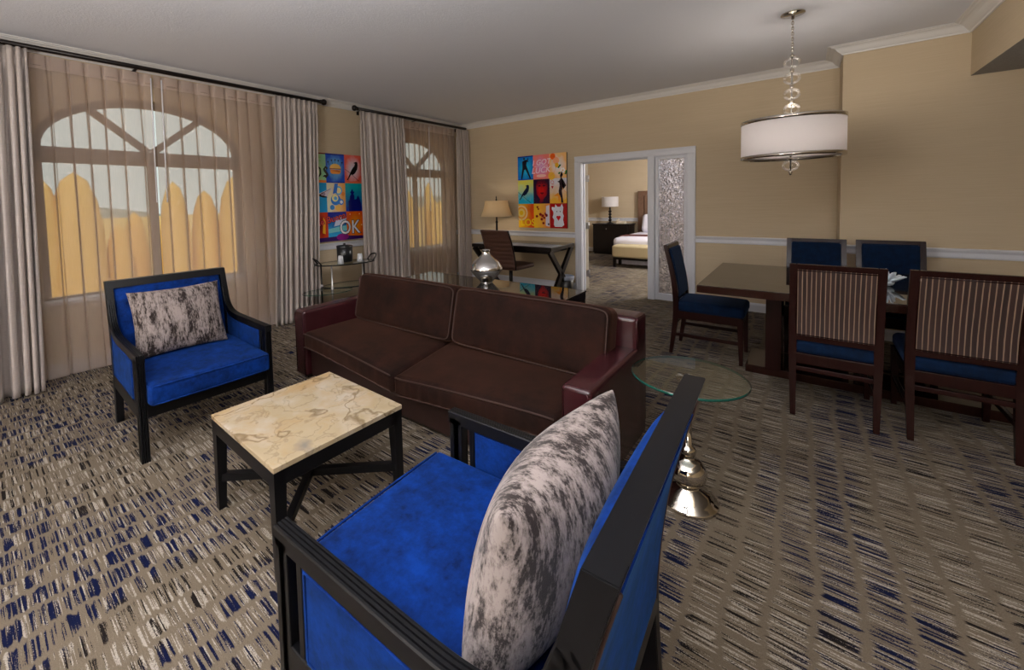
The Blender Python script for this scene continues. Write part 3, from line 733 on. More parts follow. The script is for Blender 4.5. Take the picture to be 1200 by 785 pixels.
# ------------------------------------------------------------------ desk group
DXa, DXb, DYa, DYb, H = -4.16, -2.74, 5.30, 6.06, .762
r = thing('writing_desk', 'dark writing desk with crossed X legs against the beige wall', 'desk', ((DXa+DXb)/2, (DYa+DYb)/2, 0)); X, Y = (DXb-DXa)/2, (DYb-DYa)/2
MB().bx(-X, X, -Y, Y, H-.05, H, r=.004).build('desktop', M['espresso'], r)
MB().bx(-X+.01, X-.01, -Y+.01, Y-.01, H+.0005, H+.006, r=.001).build('glass_sheet', M['mirrorglass'], r)
MB().bx(-X+.09, X-.09, -Y+.06, Y-.06, H-.1, H-.051).build('apron', M['espresso'], r)
for sx in (-1, 1):
    for sy in (-1, 1):
        x = sx*(X-.04)
        MB().sweep([(x, sy*(Y-.02), H-.051), (x, -sy*(Y-.06), 0)], [(-.022, -.04), (.022, -.04), (.022, .04), (-.022, .04)], up=(0, 1, 0)).build('leg', M['espresso'], r)
r = thing('desk_lamp', 'table lamp with cream bell shade on the writing desk', 'lamp', (-4.02, 5.82, H+.0065))
MB().lathe([(0, 0), (.085, 0), (.088, .012), (.05, .03), (.02, .045), (.016, .08), (.028, .1), (.018, .125), (.016, .3), (.024, .32), (.014, .34), (.012, .46), (0, .46)], n=24).build('base', M['espresso'], r)
sh = [(.275, .415), (.262, .43), (.235, .5), (.21, .58), (.195, .665), (.2, .68)]
MB().lathe(sh+[(a-.004, b) for a, b in reversed(sh)], n=32).build('lamp_shade', M['cream'], r)
MB().lathe([(0.003, .40), (.02, .45), (.003, .67), (.012, .68), (.014, .70), (.007, .712), (.01, .74), (0, .765)], n=14).build('finial', M['gunmetal'], r)
sp = MB()
for k in range(3): sp.tube([(0, 0, .668), (.197*math.cos(k*2.094), .197*math.sin(k*2.094), .668)], .003, 6)
sp.build('spider', M['gunmetal'], r)
r = thing('desk_chair', 'brown ribbed leather swivel chair pushed up to the writing desk', 'office chair', (-3.40, 5.27, 0), math.radians(-4))
def back(u, v):
    a, t = u*2-1, v
    return (a*.262*(1-.06*t), -.245-.035*t-.12*t*t+.02*(1-a*a)*-1+.006*abs(math.sin(PI*9*t))*-1, .47+.55*t)
bk = MB().grid(back, 24, 72).build('backrest', M['cleather'], r); sm = bk.modifiers.new('thickness', 'SOLIDIFY'); sm.thickness = .035
for s in (-1, 1): MB().tube([(s*.266*(1-.06*t), -.232-.035*t-.12*t*t, .45+.57*t) for t in [k/10 for k in range(11)]], .011, 8).build('back_frame', M['gunmetal'], r)
MB().rbox((0, .01, .47), (.52, .50, .065), .03, 4, (0, 0, .012), 6).build('seat', M['cleather'], r)
MB().tube([(0, 0, .1), (0, 0, .44)], .028, 14).rbox((0, 0, .425), (.18, .2, .03), .006).build('column', M['gunmetal'], r)
for k in range(5):
    a = 2*PI*k/5+.3; l = MB().tube([(0, 0, .11), (.29*math.cos(a), .29*math.sin(a), .075)], [.03, .018], 10).build('base_spoke', M['gunmetal'], r)
    MB().tube([(.29*math.cos(a)-.014*math.sin(a), .29*math.sin(a)+.014*math.cos(a), .029), (.29*math.cos(a)+.014*math.sin(a), .29*math.sin(a)-.014*math.cos(a), .029)], .029, 16).tube([(.29*math.cos(a), .29*math.sin(a), .045), (.29*math.cos(a), .29*math.sin(a), .08)], .008, 8).build('caster', M['blackplastic'], l)
r = thing('wastebasket', 'small black wastebasket with clear liner beside the desk and door casing', 'wastebasket', (-2.83, 5.98, 0))
r.location = (-2.79, 5.86, 0)
MB().lathe([(0, 0), (.095, 0), (.1, .01), (.118, .27), (.114, .27), (.096, .012), (0, .012)], n=32).build('bin', M['blackplastic'], r)
MB().lathe([(.112, .22), (.1205, .228), (.124, .274), (.119, .281), (.112, .275), (.108, .2)], n=32).build('bin_liner', M['liner'], r)

# ------------------------------------------------------------------ bar cart
r = thing('bar_cart', 'oval two-tier glass bar cart with thin dark metal posts under the picture', 'bar cart', (-4.50, 3.12, 0), math.radians(-18)); H = .715
def ell(cx_, cy_, z, a, b, n=44): return [(cx_+a*math.cos(2*PI*k/n), cy_+b*math.sin(2*PI*k/n), z) for k in range(n)]
def glass_oval(cx_, cy_, z, a, b, name):
    m = MB(); m.lathe([(0, -.004), (1, -.004)], (cx_, cy_, z), 44, sx=a, sy=b).lathe([(1, .004), (0, .004)], (cx_, cy_, z), 44, sx=a, sy=b); m.lathe([(1, -.004), (1, .004)], (cx_, cy_, z), 44, mi=1, sx=a, sy=b)
    return m.build(name, [M['glass'], M['gedge']], r)
glass_oval(0, 0, H, .21, .37, 'top_shelf'); MB().tube(ell(0, 0, H-.004, .214, .374), .0075, 8, closed=True).build('tray_rim', M['gunmetal'], r)
for s in (-1, 1):
    MB().tube(bez([(-.1, s*.325, H), (-.09, s*.37, H+.06), (.0, s*.40, H+.08), (.09, s*.37, H+.06), (.1, s*.325, H)], 6), .009, 8).build('handle', M['gunmetal'], r)
glass_oval(.0, .06, .43, .2, .35, 'lower_shelf'); glass_oval(.14, -.27, .40, .19, .3, 'swing_shelf')
MB().tube(ell(0, .06, .426, .204, .354), .006, 8, closed=True).build('shelf_rim', M['gunmetal'], r)
for x, y in ((.15, -.22), (.17, .16), (-.12, -.28), (-.12, .28)):
    p = MB().tube([(x, y, .05), (x, y, H-.006)], .010, 12).build('post', M['steel'] if x > 0 else M['gunmetal'], r)
    MB().tube([(x, y, 0), (x, y, .05)], .018, 12).build('foot', M['gunmetal'], p)
    MB().tube([(x, y, .40), (x, y, .445)], .017, 12).build('collar', M['steel'], p)
ib = thing('ice_bucket', 'black ice bucket with lid on the bar cart top', 'ice bucket', (-4.54, 3.14, H+.005))
MB().lathe([(0, 0), (.09, 0), (.097, .006), (.1, .192), (.095, .194), (0, .194)], n=32).build('body', M['blackplastic'], ib)
MB().lathe([(.103, .188), (.103, .2), (.095, .208), (.02, .212), (.012, .222), (.018, .232), (0, .238)], n=32).build('lid', M['blackplastic'], ib)
for (x, y), lb in (((-4.40, 2.98), 'frosted tumbler upside down in front of the ice bucket, nearer the large window'), ((-4.36, 3.24), 'frosted tumbler upside down past the ice bucket, nearer the sofa back')):
    o = MB().lathe([(0, .1), (.024, .1), (.027, .098), (.038, .0), (.034, .0), (.022, .092), (0, .093)], n=24).build('tumbler', M['paper'])
    tag(o, lb, 'glass', 'tumblers on the bar cart'); o.location = (x, y, H+.0055)

# ------------------------------------------------------------------ pictures
TW, TH = .2983, .4033
ACOL = {}
def acol(c):
    if c not in ACOL:
        t = NT('print_ink'); t.set(Base_Color=srgb(*c), Roughness=.18, Specular_IOR_Level=.5); ACOL[c] = t.m
    return ACOL[c]
def agrad(c0, c1, kind='radial', seed=0):
    key = (c0, c1, kind, seed)
    if key not in ACOL:
        t = NT('print_tile'); uv = t.co('UV'); n_ = t.noise(t.n('ShaderNodeVectorMath', {0: uv, 1: (seed*3.1, seed*1.7, 0)}, operation='ADD').outputs[0], 4, 3)
        x = t.n('ShaderNodeSeparateXYZ', {0: uv})
        if kind == 'radial':
            d_ = t.n('ShaderNodeVectorMath', {0: uv, 1: (.5, .5, 0)}, operation='DISTANCE').outputs['Value']; f = t.math('MULTIPLY', d_, 1.7)
        elif kind == 'v': f = x.outputs[1]
        else: f = x.outputs[0]
        f = t.ramp(t.math('ADD', f, t.math('MULTIPLY', t.math('SUBTRACT', n_, .5), .55)), [(.15, 0.), (.85, 1.)])
        t.set(Base_Color=t.mix(f, srgb(*c0), srgb(*c1)), Roughness=.18, Specular_IOR_Level=.5); ACOL[key] = t.m
    return ACOL[key]
class Art:
    """printed panel facing -Y; u to the right, v up, from its lower left corner"""
    def __init__(s, w_, h_): s.w, s.h, s.mb, s.mats, s.lay = w_, h_, MB(), [], 0
    def mi(s, m):
        if m not in s.mats: s.mats.append(m)
        return s.mats.index(m)
    def P(s, u, v): return (u-s.w/2, -.0305-.00012*s.lay, v)
    def poly(s, pts, m, lay=None):
        s.lay += 1; k = s.mi(acol(m) if isinstance(m, tuple) else m)
        s.mb.face([s.P(*p) for p in pts], k)
    def tile(s, i, j, m):
        me_lay = s.lay; s.lay = 0
        tmp = bmesh.new(); uvl = tmp.loops.layers.uv.new('UVMap')
        f = tmp.faces.new([tmp.verts.new(s.P(a*TW, b*TH)) for a, b in ((i, j), (i+1, j), (i+1, j+1), (i, j+1))])
        for lp, uv in zip(f.loops, ((0, 0), (1, 0), (1, 1), (0, 1))): lp[uvl].uv = uv
        s.mb._merge(tmp, None, s.mi(m)); s.lay = me_lay
    def at(s, i, j, pts): return [((i+a)*TW, (j+b)*TH) for a, b in pts]
    def shape(s, i, j, pts, m): s.poly(s.at(i, j, pts), m)
    def disc(s, i, j, a, b, ru, rv, m, n=20, a0=0, a1=2*PI):
        s.shape(i, j, [(a+ru*math.cos(a0+(a1-a0)*k/n), b+rv*math.sin(a0+(a1-a0)*k/n)) for k in range(n if a1-a0 > 6.2 else n+1)], m)
    def line(s, i, j, pts, wd, m):
        P = [Vector((a*TW, b*TH)) for a, b in pts]
        for a, b in zip(P, P[1:]):
            d_ = (b-a).normalized(); q = Vector((-d_.y, d_.x))*wd/2
            s.poly([(p.x+i*TW, p.y+j*TH) for p in (a-q, b-q, b+q, a+q)], m)
    def text(s, body, u, v, size, m, ang=0, shear=0, off=0., sx=1):
        s.lay += 1
        cu = bpy.data.curves.new('lettering', 'FONT'); cu.body = body; cu.size = size; cu.shear = shear; cu.offset = off; cu.resolution_u = 3; cu.align_x = 'CENTER'; cu.align_y = 'CENTER'
        ob = bpy.data.objects.new('lettering', cu); C.objects.link(ob); bpy.context.view_layer.update()
        me = bpy.data.meshes.new_from_object(ob.evaluated_get(bpy.context.evaluated_depsgraph_get()))
        bpy.data.objects.remove(ob); tmp = bmesh.new(); tmp.from_mesh(me); bpy.data.meshes.remove(me)
        x, y, z = s.P(u, v)
        s.mb._merge(tmp, Matrix.Translation((x, y, z)) @ Matrix.Rotation(ang, 4, 'Y') @ Matrix.Rotation(PI/2, 4, 'X') @ Matrix.Diagonal((sx, 1, 1, 1)), s.mi(acol(m)))
    def build(s, label, loc, rz):
        r = thing('picture', label, 'picture', loc, rz, 'nine-tile pop art panels')
        MB().bx(-s.w/2, s.w/2, -.03, -.001, 0, s.h, r=.001).build('panel', M['espresso'], r)
        s.mb.build('printed_face', s.mats, r)
CROW = [(.06, .12), (.12, .10), (.34, .34), (.44, .32), (.60, .40), (.74, .56), (.78, .72), (.77, .84), (.68, .88), (.60, .85), (.50, .82), (.60, .79), (.56, .70), (.42, .58), (.30, .44), (.14, .20)]
# picture with the crown
A = Art(3*TW, 3*TH)
A.tile(0, 2, agrad((214, 216, 40), (150, 206, 160), 'h', 1)); A.tile(1, 2, agrad((110, 190, 236), (6, 70, 190), 'radial', 2)); A.tile(2, 2, agrad((216, 214, 224), (226, 92, 72), 'radial', 3))
A.tile(0, 1, agrad((0, 150, 214), (10, 160, 220), 'v', 4)); A.tile(1, 1, agrad((226, 222, 190), (236, 170, 90), 'h', 5)); A.tile(2, 1, agrad((12, 60, 170), (10, 170, 176), 'v', 6))
A.tile(0, 0, agrad((96, 10, 20), (214, 60, 20), 'radial', 7)); A.tile(1, 0, agrad((40, 170, 226), (10, 30, 140), 'v', 8)); A.tile(2, 0, agrad((236, 150, 16), (226, 84, 14), 'radial', 9))
A.shape(0, 2, [(0, 0), (1, 0), (1, .08), (0, .1)], (226, 120, 30)); A.shape(0, 2, [(0, .96), (1, .96), (1, 1), (0, 1)], (120, 30, 40))
for b in (.72, .84): A.line(0, 2, [(.45, b), (.75, b+.01)], .004, (120, 180, 30))
BL = (16, 16, 18)                                                # black-letter o and s
A.shape(0, 2, [(.50, .48), (.60, .56), (.60, .28), (.50, .22), (.46, .28), (.46, .44)], BL); A.shape(0, 2, [(.62, .56), (.74, .48), (.76, .28), (.64, .18), (.64, .24), (.68, .32), (.68, .44), (.62, .5)], BL); A.shape(0, 2, [(.50, .24), (.60, .16), (.66, .22), (.58, .27)], BL); A.shape(0, 2, [(.52, .5), (.62, .58), (.68, .5), (.6, .49)], BL)
A.shape(0, 2, [(.86, .46), (.98, .57), (1.10, .50), (1.05, .44), (.98, .50), (.94, .42)], BL); A.shape(0, 2, [(.86, .46), (.96, .46), (1.12, .30), (1.10, .22), (1.02, .26), (.9, .38)], BL); A.shape(0, 2, [(.82, .2), (.92, .27), (1.02, .26), (1.12, .26), (1.0, .15), (.92, .2)], BL)
A.shape(1, 2, [(0, 0), (1, 0), (1, .04), (0, .04)], (8, 40, 150)); A.shape(1, 2, [(0, .95), (1, .95), (1, 1), (0, 1)], (10, 30, 130))
A.disc(1, 2, .5, .50, .30, .16, (240, 190, 100), 24, 0, PI); A.shape(1, 2, [(.2, .5), (.8, .5), (.8, .47), (.2, .47)], (150, 70, 30)); A.shape(1, 2, [(.22, .46), (.8, .45), (.78, .36), (.7, .31), (.3, .31), (.23, .36)], (236, 150, 60)); A.shape(1, 2, [(.25, .42), (.7, .38), (.77, .41), (.6, .44)], (170, 84, 30))
for a, b, tx in ((.22, .6, .12), (.36, .66, .31), (.5, .68, .5), (.64, .66, .67), (.78, .6, .87)):
    A.line(1, 2, [(a, b-.02), (tx, b+.1)], .005, (10, 30, 70)); A.disc(1, 2, tx, b+.11, .04, .03, (10, 20, 60), 10)
A.shape(2, 2, [(0, 0), (1, 0), (1, .05), (.6, .08), (0, .04)], (226, 110, 70)); A.line(2, 2, [(0, .5), (.28, .38), (.8, .08)], .006, (40, 36, 36)); A.shape(2, 2, [(.06+.9*a, .02+.86*b) for a, b in CROW], (26, 24, 24))
A.shape(0, 1, [(.3, .50), (.55, .62), (.95, .74), (1.25, .84), (1.3, .78), (1.1, .66), (1.02, .54), (.8, .56)], (214, 206, 214)); A.shape(0, 1, [(.3, .72), (.6, .62), (.85, .56), (1.05, .5), (.8, .5), (.35, .6)], (24, 22, 26)); A.disc(0, 1, .8, .62, .12, .06, (150, 140, 160), 14); A.line(0, 1, [(.4, .52), (1.2, .80)], .006, (30, 30, 34))
for a, b, q, c in ((.62, .74, .2, (60, 160, 220)), (.62, .74, .14, (240, 226, 160)), (.45, .42, .26, (40, 120, 206)), (.42, .48, .17, (236, 226, 150)), (.44, .47, .09, (90, 170, 220)), (.74, .34, .14, (40, 120, 206)), (.75, .34, .08, (220, 226, 226)), (.25, .16, .12, (60, 140, 210)), (.55, .14, .14, (240, 190, 90)), (.86, .62, .1, (236, 140, 60))): A.disc(1, 1, a, b, q, q*TW/TH, c, 18)
A.shape(1, 1, [(.3, .62), (.52, .66), (.6, .98), (.42, .98)], (40, 110, 200))
NV = (10, 20, 110)
A.shape(2, 1, [(.16, 0), (.9, 0), (.86, .3), (.8, .46), (.72, .56), (.66, .52), (.62, .44), (.5, .42), (.5, .56), (.44, .62), (.52, .7), (.42, .71), (.41, .78), (.34, .78), (.32, .71), (.24, .69), (.32, .62), (.24, .54), (.22, .42), (.14, .36)], NV)
A.shape(0, 0, [(.35, .1), (.5, .1), (.52, .5), (.46, .6), (.4, .5)], (150, 24, 10)); A.shape(0, 0, [(.7, .3), (.84, .26), (.86, .7), (.76, .84)], (246, 180, 40))
A.shape(1, 0, [(0, .28), (1, .34), (1, .52), (.5, .48), (0, .42)], (120, 200, 206)); A.shape(1, 0, [(.3, .5), (.85, .56), (1, .78), (.8, .86), (.4, .7)], (196, 206, 226))
A.poly([(0, 0), (3*TW, 0), (3*TW, .1*TH), (1.8*TW, .16*TH), (0, .13*TH)], (52, 16, 96)); A.disc(1, 0, .75, .12, .34, .12, (140, 20, 130), 20)
A.text('Que Buena', 1.0*TW, .72*TH, .128, (40, 12, 40), -.22, 0, .007)
A.text('Que Buena', 1.0*TW, .72*TH, .128, (214, 70, 66), -.22, 0, .001)
for c, o_ in (((20, 16, 30), .010), ((226, 226, 232), .002)):
    A.text('OK', 2.18*TW, .42*TH, .27, c, 0, 0, o_, .88)
for a, b in ((.75, .9), (.86, .5), (.2, .9)): A.disc(2, 0, a, b, .03, .022, (250, 226, 150), 8)
A.build('pop art panel with crown, crow, rider and OK between the curtained windows', (XL, 3.385, .945), PI/2)
# picture with the white cat
A = Art(3*TW, 3*TH)
A.tile(0, 2, agrad((30, 190, 236), (10, 120, 214), 'radial', 11)); A.tile(1, 2, agrad((226, 150, 206), (240, 130, 120), 'radial', 12)); A.tile(2, 2, agrad((240, 236, 240), (246, 190, 120), 'radial', 13))
A.tile(0, 1, agrad((30, 186, 226), (214, 214, 90), 'v', 14)); A.tile(1, 1, agrad((216, 20, 16), (50, 8, 40), 'radial', 15)); A.tile(2, 1, agrad((240, 180, 50), (226, 222, 232), 'v', 16))
A.tile(0, 0, agrad((246, 190, 40), (230, 80, 20), 'h', 17)); A.tile(1, 0, agrad((250, 196, 40), (240, 150, 80), 'h', 18)); A.tile(2, 0, agrad((200, 30, 24), (170, 16, 20), 'radial', 19))
DK = (14, 14, 34)
A.shape(0, 2, [(0, .95), (1, .95), (1, 1), (0, 1)], (10, 50, 150)); A.shape(0, 2, [(0, 0), (1, 0), (1, .05), (0, .04)], (10, 70, 190))
A.shape(0, 2, [(.2, .04), (.28, .04), (.42, .42), (.5, .44), (.78, .04), (.86, .04), (.62, .5), (.56, .62), (.6, .76), (.72, .74), (.62, .84), (.46, .84), (.3, .78), (.3, .5)], DK); A.disc(0, 2, .42, .89, .06, .05, DK, 12); A.disc(0, 2, .66, .86, .05, .05, (20, 60, 120), 8)
WH = (250, 226, 240)
A.text('I GOT', 1.5*TW, 2.68*TH, .125, WH, -.05, .25, .001); A.text('LUCK', 1.46*TW, 2.36*TH, .135, WH, -.05, .25, .001); A.line(1, 2, [(.08, .52), (.9, .56)], .006, WH)
A.disc(1, 2, .5, .14, .3, .06, (250, 200, 190), 18)
for a, b, q, c in ((.2, .88, .16, (236, 96, 20)), (.4, .7, .18, (246, 170, 130)), (.44, .52, .12, (240, 180, 40)), (.12, .1, .2, (246, 190, 60)), (.6, .9, .1, (240, 200, 140))): A.disc(2, 2, a, b, q, q*.8, c, 14)
for k in range(6): A.disc(2, 2, .78+.1*math.cos(k*1.047), .3+.075*math.sin(k*1.047), .05, .04, (250, 250, 255), 10)
for a, b in ((.55, .44), (.62, .5), (.58, .2), (.95, .18), (.98, .26)): A.shape(2, 2, [(a-.07, b-.03), (a+.02, b-.05), (a+.08, b+.03), (a-.02, b+.04)], (30, 110, 50))
A.line(2, 2, [(.05, .1), (.25, .2), (.45, .5)], .006, (240, 150, 90))
A.line(0, 1, [(0, .5), (.25, .36), (.85, .02)], .006, (20, 40, 60)); A.shape(0, 1, [(.02+.9*a, .08+.82*b) for a, b in CROW], (16, 28, 60))
A.shape(1, 1, [(0, 0), (.34, 0), (.42, .18), (.2, .4), (.16, .8), (.3, 1), (0, 1)], (40, 10, 50)); A.shape(1, 1, [(1, 0), (.62, 0), (.6, .16), (.84, .36), (.9, .8), (.7, 1), (1, 1)], (46, 10, 46))
for a in (.38, .66): A.shape(1, 1, [(a-.1, .72), (a, .77), (a+.1, .72), (a, .69)], (70, 6, 30)); A.line(1, 1, [(a-.12, .82), (a, .86), (a+.12, .81)], .006, (70, 6, 30))
A.shape(1, 1, [(.4, .43), (.48, .47), (.53, .45), (.58, .47), (.67, .43), (.54, .37)], (110, 6, 20)); A.line(1, 1, [(.5, .7), (.47, .56), (.55, .54)], .004, (130, 8, 20))
A.text('Q', 2.17*TW, 1.84*TH, .085, (220, 120, 120)); A.disc(2, 1, .14, .68, .035, .025, (190, 24, 30), 10); A.disc(2, 1, .2, .68, .035, .025, (190, 24, 30), 10); A.shape(2, 1, [(.105, .675), (.235, .675), (.17, .58)], (190, 24, 30))
PD = (36, 8, 26)
A.shape(2, 1, [(.68, .02), (.8, .02), (.76, .3), (.72, .5), (.8, .62), (.9, .7), (.8, .8), (.86, .86), (.98, .7), (.8, .54), (.84, .74), (.76, .94), (.72, 1.02), (.8, 1.12), (.72, 1.28), (.62, 1.1), (.66, 1.0), (.58, .9), (.46, .86), (.58, .82), (.6, .7), (.54, .5), (.56, .36), (.66, .22)], PD)
A.shape(2, 1, [(.25, .3), (.5, .42), (.62, .3), (.62, .06), (.54, .06), (.5, .28)], (236, 150, 40)); A.line(2, 1, [(.76, .62), (.9, .46), (1, .42)], .006, (236, 160, 60))
for q, c in ((.46, (250, 214, 160)), (.36, (246, 170, 60)), (.26, (250, 220, 130)), (.15, (246, 200, 30))): A.disc(0, 0, .2, .62, min(q, .2) if False else q*.9, q*.66, c, 26) if q < .24 else A.shape(0, 0, [(max(0, .2+q*.9*math.cos(2*PI*k/30)), .62+q*.7*math.sin(2*PI*k/30)) for k in range(30)], c)
A.text('LOS', .62*TW, .21*TH, .16, (250, 214, 30), 0, 0, .004)
for a, b, q in ((.2, .48, .09), (.42, .56, .1), (.56, .5, .1), (.66, .42, .08), (.76, .58, .1), (.5, .36, .09), (.6, .2, .08), (.24, .86, .07), (.3, .78, .06)): A.disc(1, 0, a, b, q, q*.7, (140, 24, 24), 5)
A.shape(1, 0, [(.74, .1), (.98, .06), (.98, .94), (.78, .9)], (226, 216, 230)); A.disc(1, 0, .8, .52, .08, .07, (120, 20, 50), 7); A.disc(1, 0, .92, .16, .06, .05, (60, 20, 60), 7)
A.shape(2, 0, [(.3, .06), (.7, .06), (.84, .14), (.78, .36), (.82, .5), (.76, .62), (.8, .84), (.72, .97), (.62, .86), (.46, .86), (.34, .96), (.3, .84), (.12, .86), (.12, .76), (.22, .66), (.22, .56), (.16, .44), (.26, .34), (.24, .14)], (226, 228, 240))
for a in (.42, .62): A.disc(2, 0, a, .67, .035, .022, (30, 20, 30), 8)
A.disc(2, 0, .46, .45, .075, .055, (206, 16, 30), 12); A.disc(2, 0, .57, .45, .075, .055, (206, 16, 30), 12); A.shape(2, 0, [(.388, .44), (.642, .44), (.515, .30)], (206, 16, 30))
A.build('pop art panel with white cat, red face and card queen above the desk', (-3.352, YB, .978), 0)

# ------------------------------------------------------------------ bedroom
r = thing('nightstand', 'dark wood nightstand with one drawer beside the bed', 'nightstand', (-3.80, 10.80, 0))
MB().bx(-.46, .46, -.22, .22, .05, .755, r=.004).build('body', M['espresso'], r)
MB().bx(-.48, .48, -.24, .235, .755, .785, r=.004).build('top', M['espresso'], r)
d = MB().bx(-.42, .42, -.236, -.221, .57, .735, r=.003).build('drawer', M['espresso'], r)
MB().ball((-.1, -.25, .655), .016, 12, 8).build('knob', M['silver'], d)
MB().bx(-.44, .44, -.2, .2, 0, .05).build('plinth', M['espresso'], r)
r = thing('bedside_lamp', 'bedside lamp with white drum shade on dark stacked-ball base', 'lamp', (-3.89, 10.80, .7855))
b = MB().lathe([(0, 0), (.085, 0), (.088, .015), (.04, .03), (.02, .04), (.02, .42), (0, .42)], n=20)
for z in (.085, .16, .235, .31): b.ball((0, 0, z), .042, 18, 10, .85)
b.build('base', M['espresso'], r)
MB().lathe([(.205, .435), (.205, .69), (.201, .69), (.201, .435), (.205, .435)], n=36).build('lamp_shade', M['linen'], r)
sp = MB().tube([(0, 0, .41), (0, 0, .66)], .005, 8)
for k in range(3): sp.tube([(0, 0, .655), (.202*math.cos(k*2.094), .202*math.sin(k*2.094), .665)], .003, 6)
sp.build('spider', M['gunmetal'], r)
r = thing('telephone', 'pale desk telephone on the nightstand', 'telephone', (-3.58, 10.72, .7855))
MB().prism([(-.09, 0), (.09, 0), (.09, .07), (-.09, .03)], -.1, .1, 'x', bev=.008).build('body', M['phone'], r)
MB().tube(bez([(-.085, -.07, .075), (-.085, -.03, .082), (-.085, .05, .098), (-.085, .085, .095)], 4), [.022]*3+[.016]*7+[.022]*3, 10).build('handset', M['phone'], r)
r = thing('bed', 'white bed with tall brown panelled headboard and maroon throw', 'bed', (-2.22, 9.2, 0))
h = MB().bx(-1.02, 1.02, 1.74, 1.83, .0, 1.60, r=.015, n=3).build('headboard', M['hb'], r)
MB().rbox((0, 1.735, 1.05), (1.72, .05, .86), .02, 3, (0, .01, 0), 4).build('headboard_panel', M['hb'], h)
MB().bx(-.93, .93, -.02, 1.73, .06, .30, r=.01).build('box_spring', M['white'], r)
MB().rbox((0, .84, .43), (2.02, 1.86, .29), .08, 4, (0, 0, .02), 8).build('duvet', M['white'], r)
def skirt(u, v):
    k = u*3.0
    if k < 1: p = (-.97, 1.70-1.76*k)
    elif k < 2: p = (-.97+1.94*(k-1), -.06)
    else: p = (.97, -.06+1.76*(k-2))
    a = .012*math.sin(u*260)*(1-v); return (p[0]+a*(0 if 1 <= k < 2 else 1), p[1]+a*(1 if 1 <= k < 2 else 0), .01+.33*v)
sk = MB().grid(skirt, 300, 6).build('bed_skirt', M['white'], r)
MB().rbox((0, .52, .50), (2.06, .5, .175), .07, 4, (0, 0, .02), 6).build('throw', M['maroon'], r)
for x, lb in ((-.50, 'white pillow leaning on the headboard over the nightstand side of the bed'), (.46, 'white pillow leaning on the headboard behind the frosted pane')):
    o = MB().rbox((0, 0, 0), (.72, .19, .46), .09, 4, (0, .03, 0), 8, M=rot('X', -16)).build('bed_pillow', M['white'])
    o.location = (-2.22+x, 10.77, .80); tag(o, lb, 'pillow', 'white bed pillows')
r = thing('bench', 'tan upholstered bench with dark frame at the foot of the bed', 'bench', (-2.30, 8.89, 0))
MB().rbox((0, 0, .33), (1.6, .4, .25), .04, 4, (0, 0, .01), 6).build('seat', M['tan'], r)
MB().bx(-.78, .78, -.185, .185, .16, .205).build('frame', M['espresso'], r)
for sx in (-1, 1):
    for sy in (-1, 1): MB().bx(sx*.75-.03, sx*.75+.03, sy*.16-.025, sy*.16+.025, 0, .16).build('leg', M['espresso'], r)

# ------------------------------------------------------------------ light
wd = bpy.data.worlds.new('sky'); bpy.context.scene.world = wd; wd.use_nodes = True
bg = wd.node_tree.nodes['Background']; bg.inputs[0].default_value = (.80, .86, .84, 1); bg.inputs[1].default_value = .9
sun = bpy.data.lights.new('sun', 'SUN'); sun.energy = 2.0; sun.angle = .02; sun.color = (1, .86, .62)
so = bpy.data.objects.new('sun', sun); C.objects.link(so); so.rotation_euler = Vector((-.75, .25, -.62)).to_track_quat('-Z', 'Y').to_euler()
for cy, hw in (W1, W2):
    a = bpy.data.lights.new('window_portal', 'AREA'); a.shape = 'RECTANGLE'; a.size = 2*hw; a.size_y = 1.9; a.cycles.is_portal = True
    o = bpy.data.objects.new('window_portal', a); C.objects.link(o); o.location = (XL-.25, cy, 1.58); o.rotation_euler = Vector((1, 0, 0)).to_track_quat('-Z', 'Y').to_euler()
def lamp(name, loc, e_, size, col=(1, .93, .84)):
    l = bpy.data.lights.new(name, 'POINT'); l.energy = e_; l.shadow_soft_size = size; l.color = col
    o = bpy.data.objects.new(name, l); C.objects.link(o); o.location = loc
WHT = (1, .97, .94)
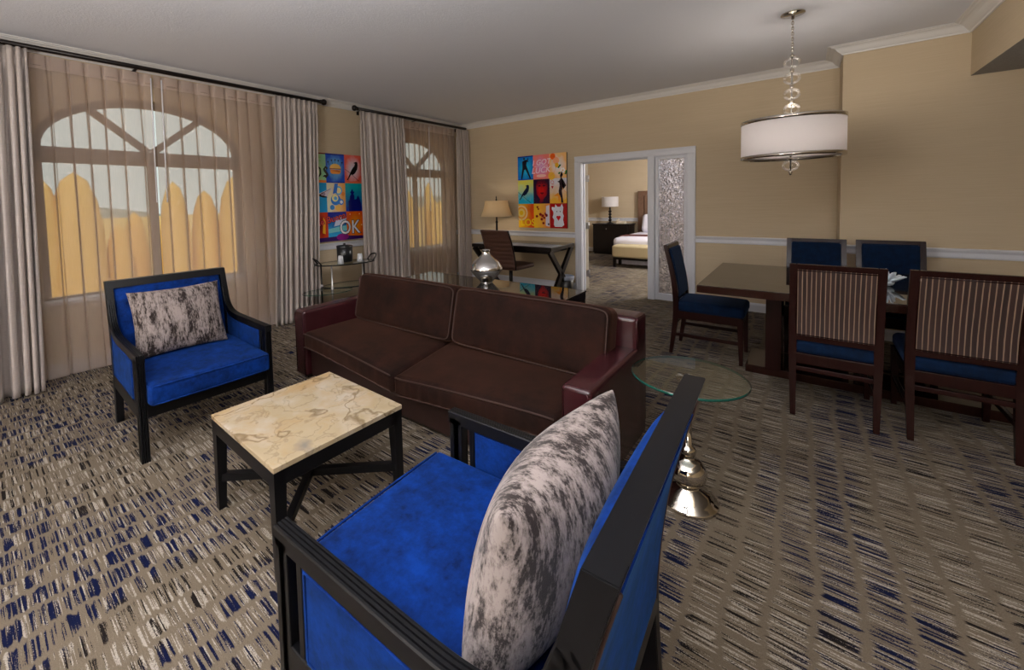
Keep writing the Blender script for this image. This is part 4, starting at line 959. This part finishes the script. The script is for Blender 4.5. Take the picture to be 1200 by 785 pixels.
def uplight(loc, e_, size):  # added upward fill for ceiling bounce, out of view, no fixture there
    l = bpy.data.lights.new('fill_uplight', 'AREA'); l.shape = 'DISK'; l.size = size; l.energy = e_; l.color = WHT
    o = bpy.data.objects.new('fill_uplight', l); C.objects.link(o); o.location = loc; o.rotation_euler = (PI, 0, 0)
uplight((-.9, -1.2, 1.75), 210, .5)
uplight((.9, -.5, 1.75), 120, .5)
lamp('fill_light', (-1.4, .5, 2.35), 32, .3, WHT)  # this and the next two: unseen fill added to brighten the room
lamp('fill_light', (-2.7, -4.5, 1.6), 250, .5, WHT)
lamp('fill_light', (1.0, -4.2, 1.6), 110, .5, WHT)
lamp('chandelier_lamp', (-.09, 4.325, 2.0), 15, .06, (1, .9, .78))
lamp('desk_lamp_bulb', (-4.02, 5.82, 1.33), 3, .04, (1, .85, .65))
lamp('bedroom_lamp', (-.4, 8.6, 2.2), 280, .2, WHT)

# ------------------------------------------------------------------ camera
F, PX, PY = 487.331, 539.999, 261.252
yaw, pitch, roll = [math.radians(v) for v in (39.5795, 2.9568, -1.4403)]
fw = Vector((-math.sin(yaw)*math.cos(pitch), math.cos(yaw)*math.cos(pitch), -math.sin(pitch)))
rt = Vector((math.cos(yaw), math.sin(yaw), 0)); up = rt.cross(fw)
R_ = math.cos(roll)*rt+math.sin(roll)*up; U_ = -math.sin(roll)*rt+math.cos(roll)*up
cam = bpy.data.cameras.new('camera'); co_ = bpy.data.objects.new('camera', cam); C.objects.link(co_)
cam.sensor_fit = 'HORIZONTAL'; cam.sensor_width = 36; cam.lens = F/1200*36
cam.shift_x = (600-PX)/1200; cam.shift_y = (PY-392.5)/1200; cam.clip_start = .05; cam.clip_end = 2000
mt = Matrix((R_, U_, -fw)).transposed().to_4x4(); mt.translation = (0, 0, 1.45); co_.matrix_world = mt
sc = bpy.context.scene; sc.camera = co_
sc.view_settings.view_transform = 'Standard'; sc.view_settings.look = 'None'; sc.view_settings.gamma = 1; sc.view_settings.use_curve_mapping = False
sc.view_settings.exposure = 0.
sc.cycles.use_denoising = True; sc.cycles.max_bounces = 8; sc.cycles.transparent_max_bounces = 24; sc.cycles.caustics_reflective = False; sc.cycles.caustics_refractive = False
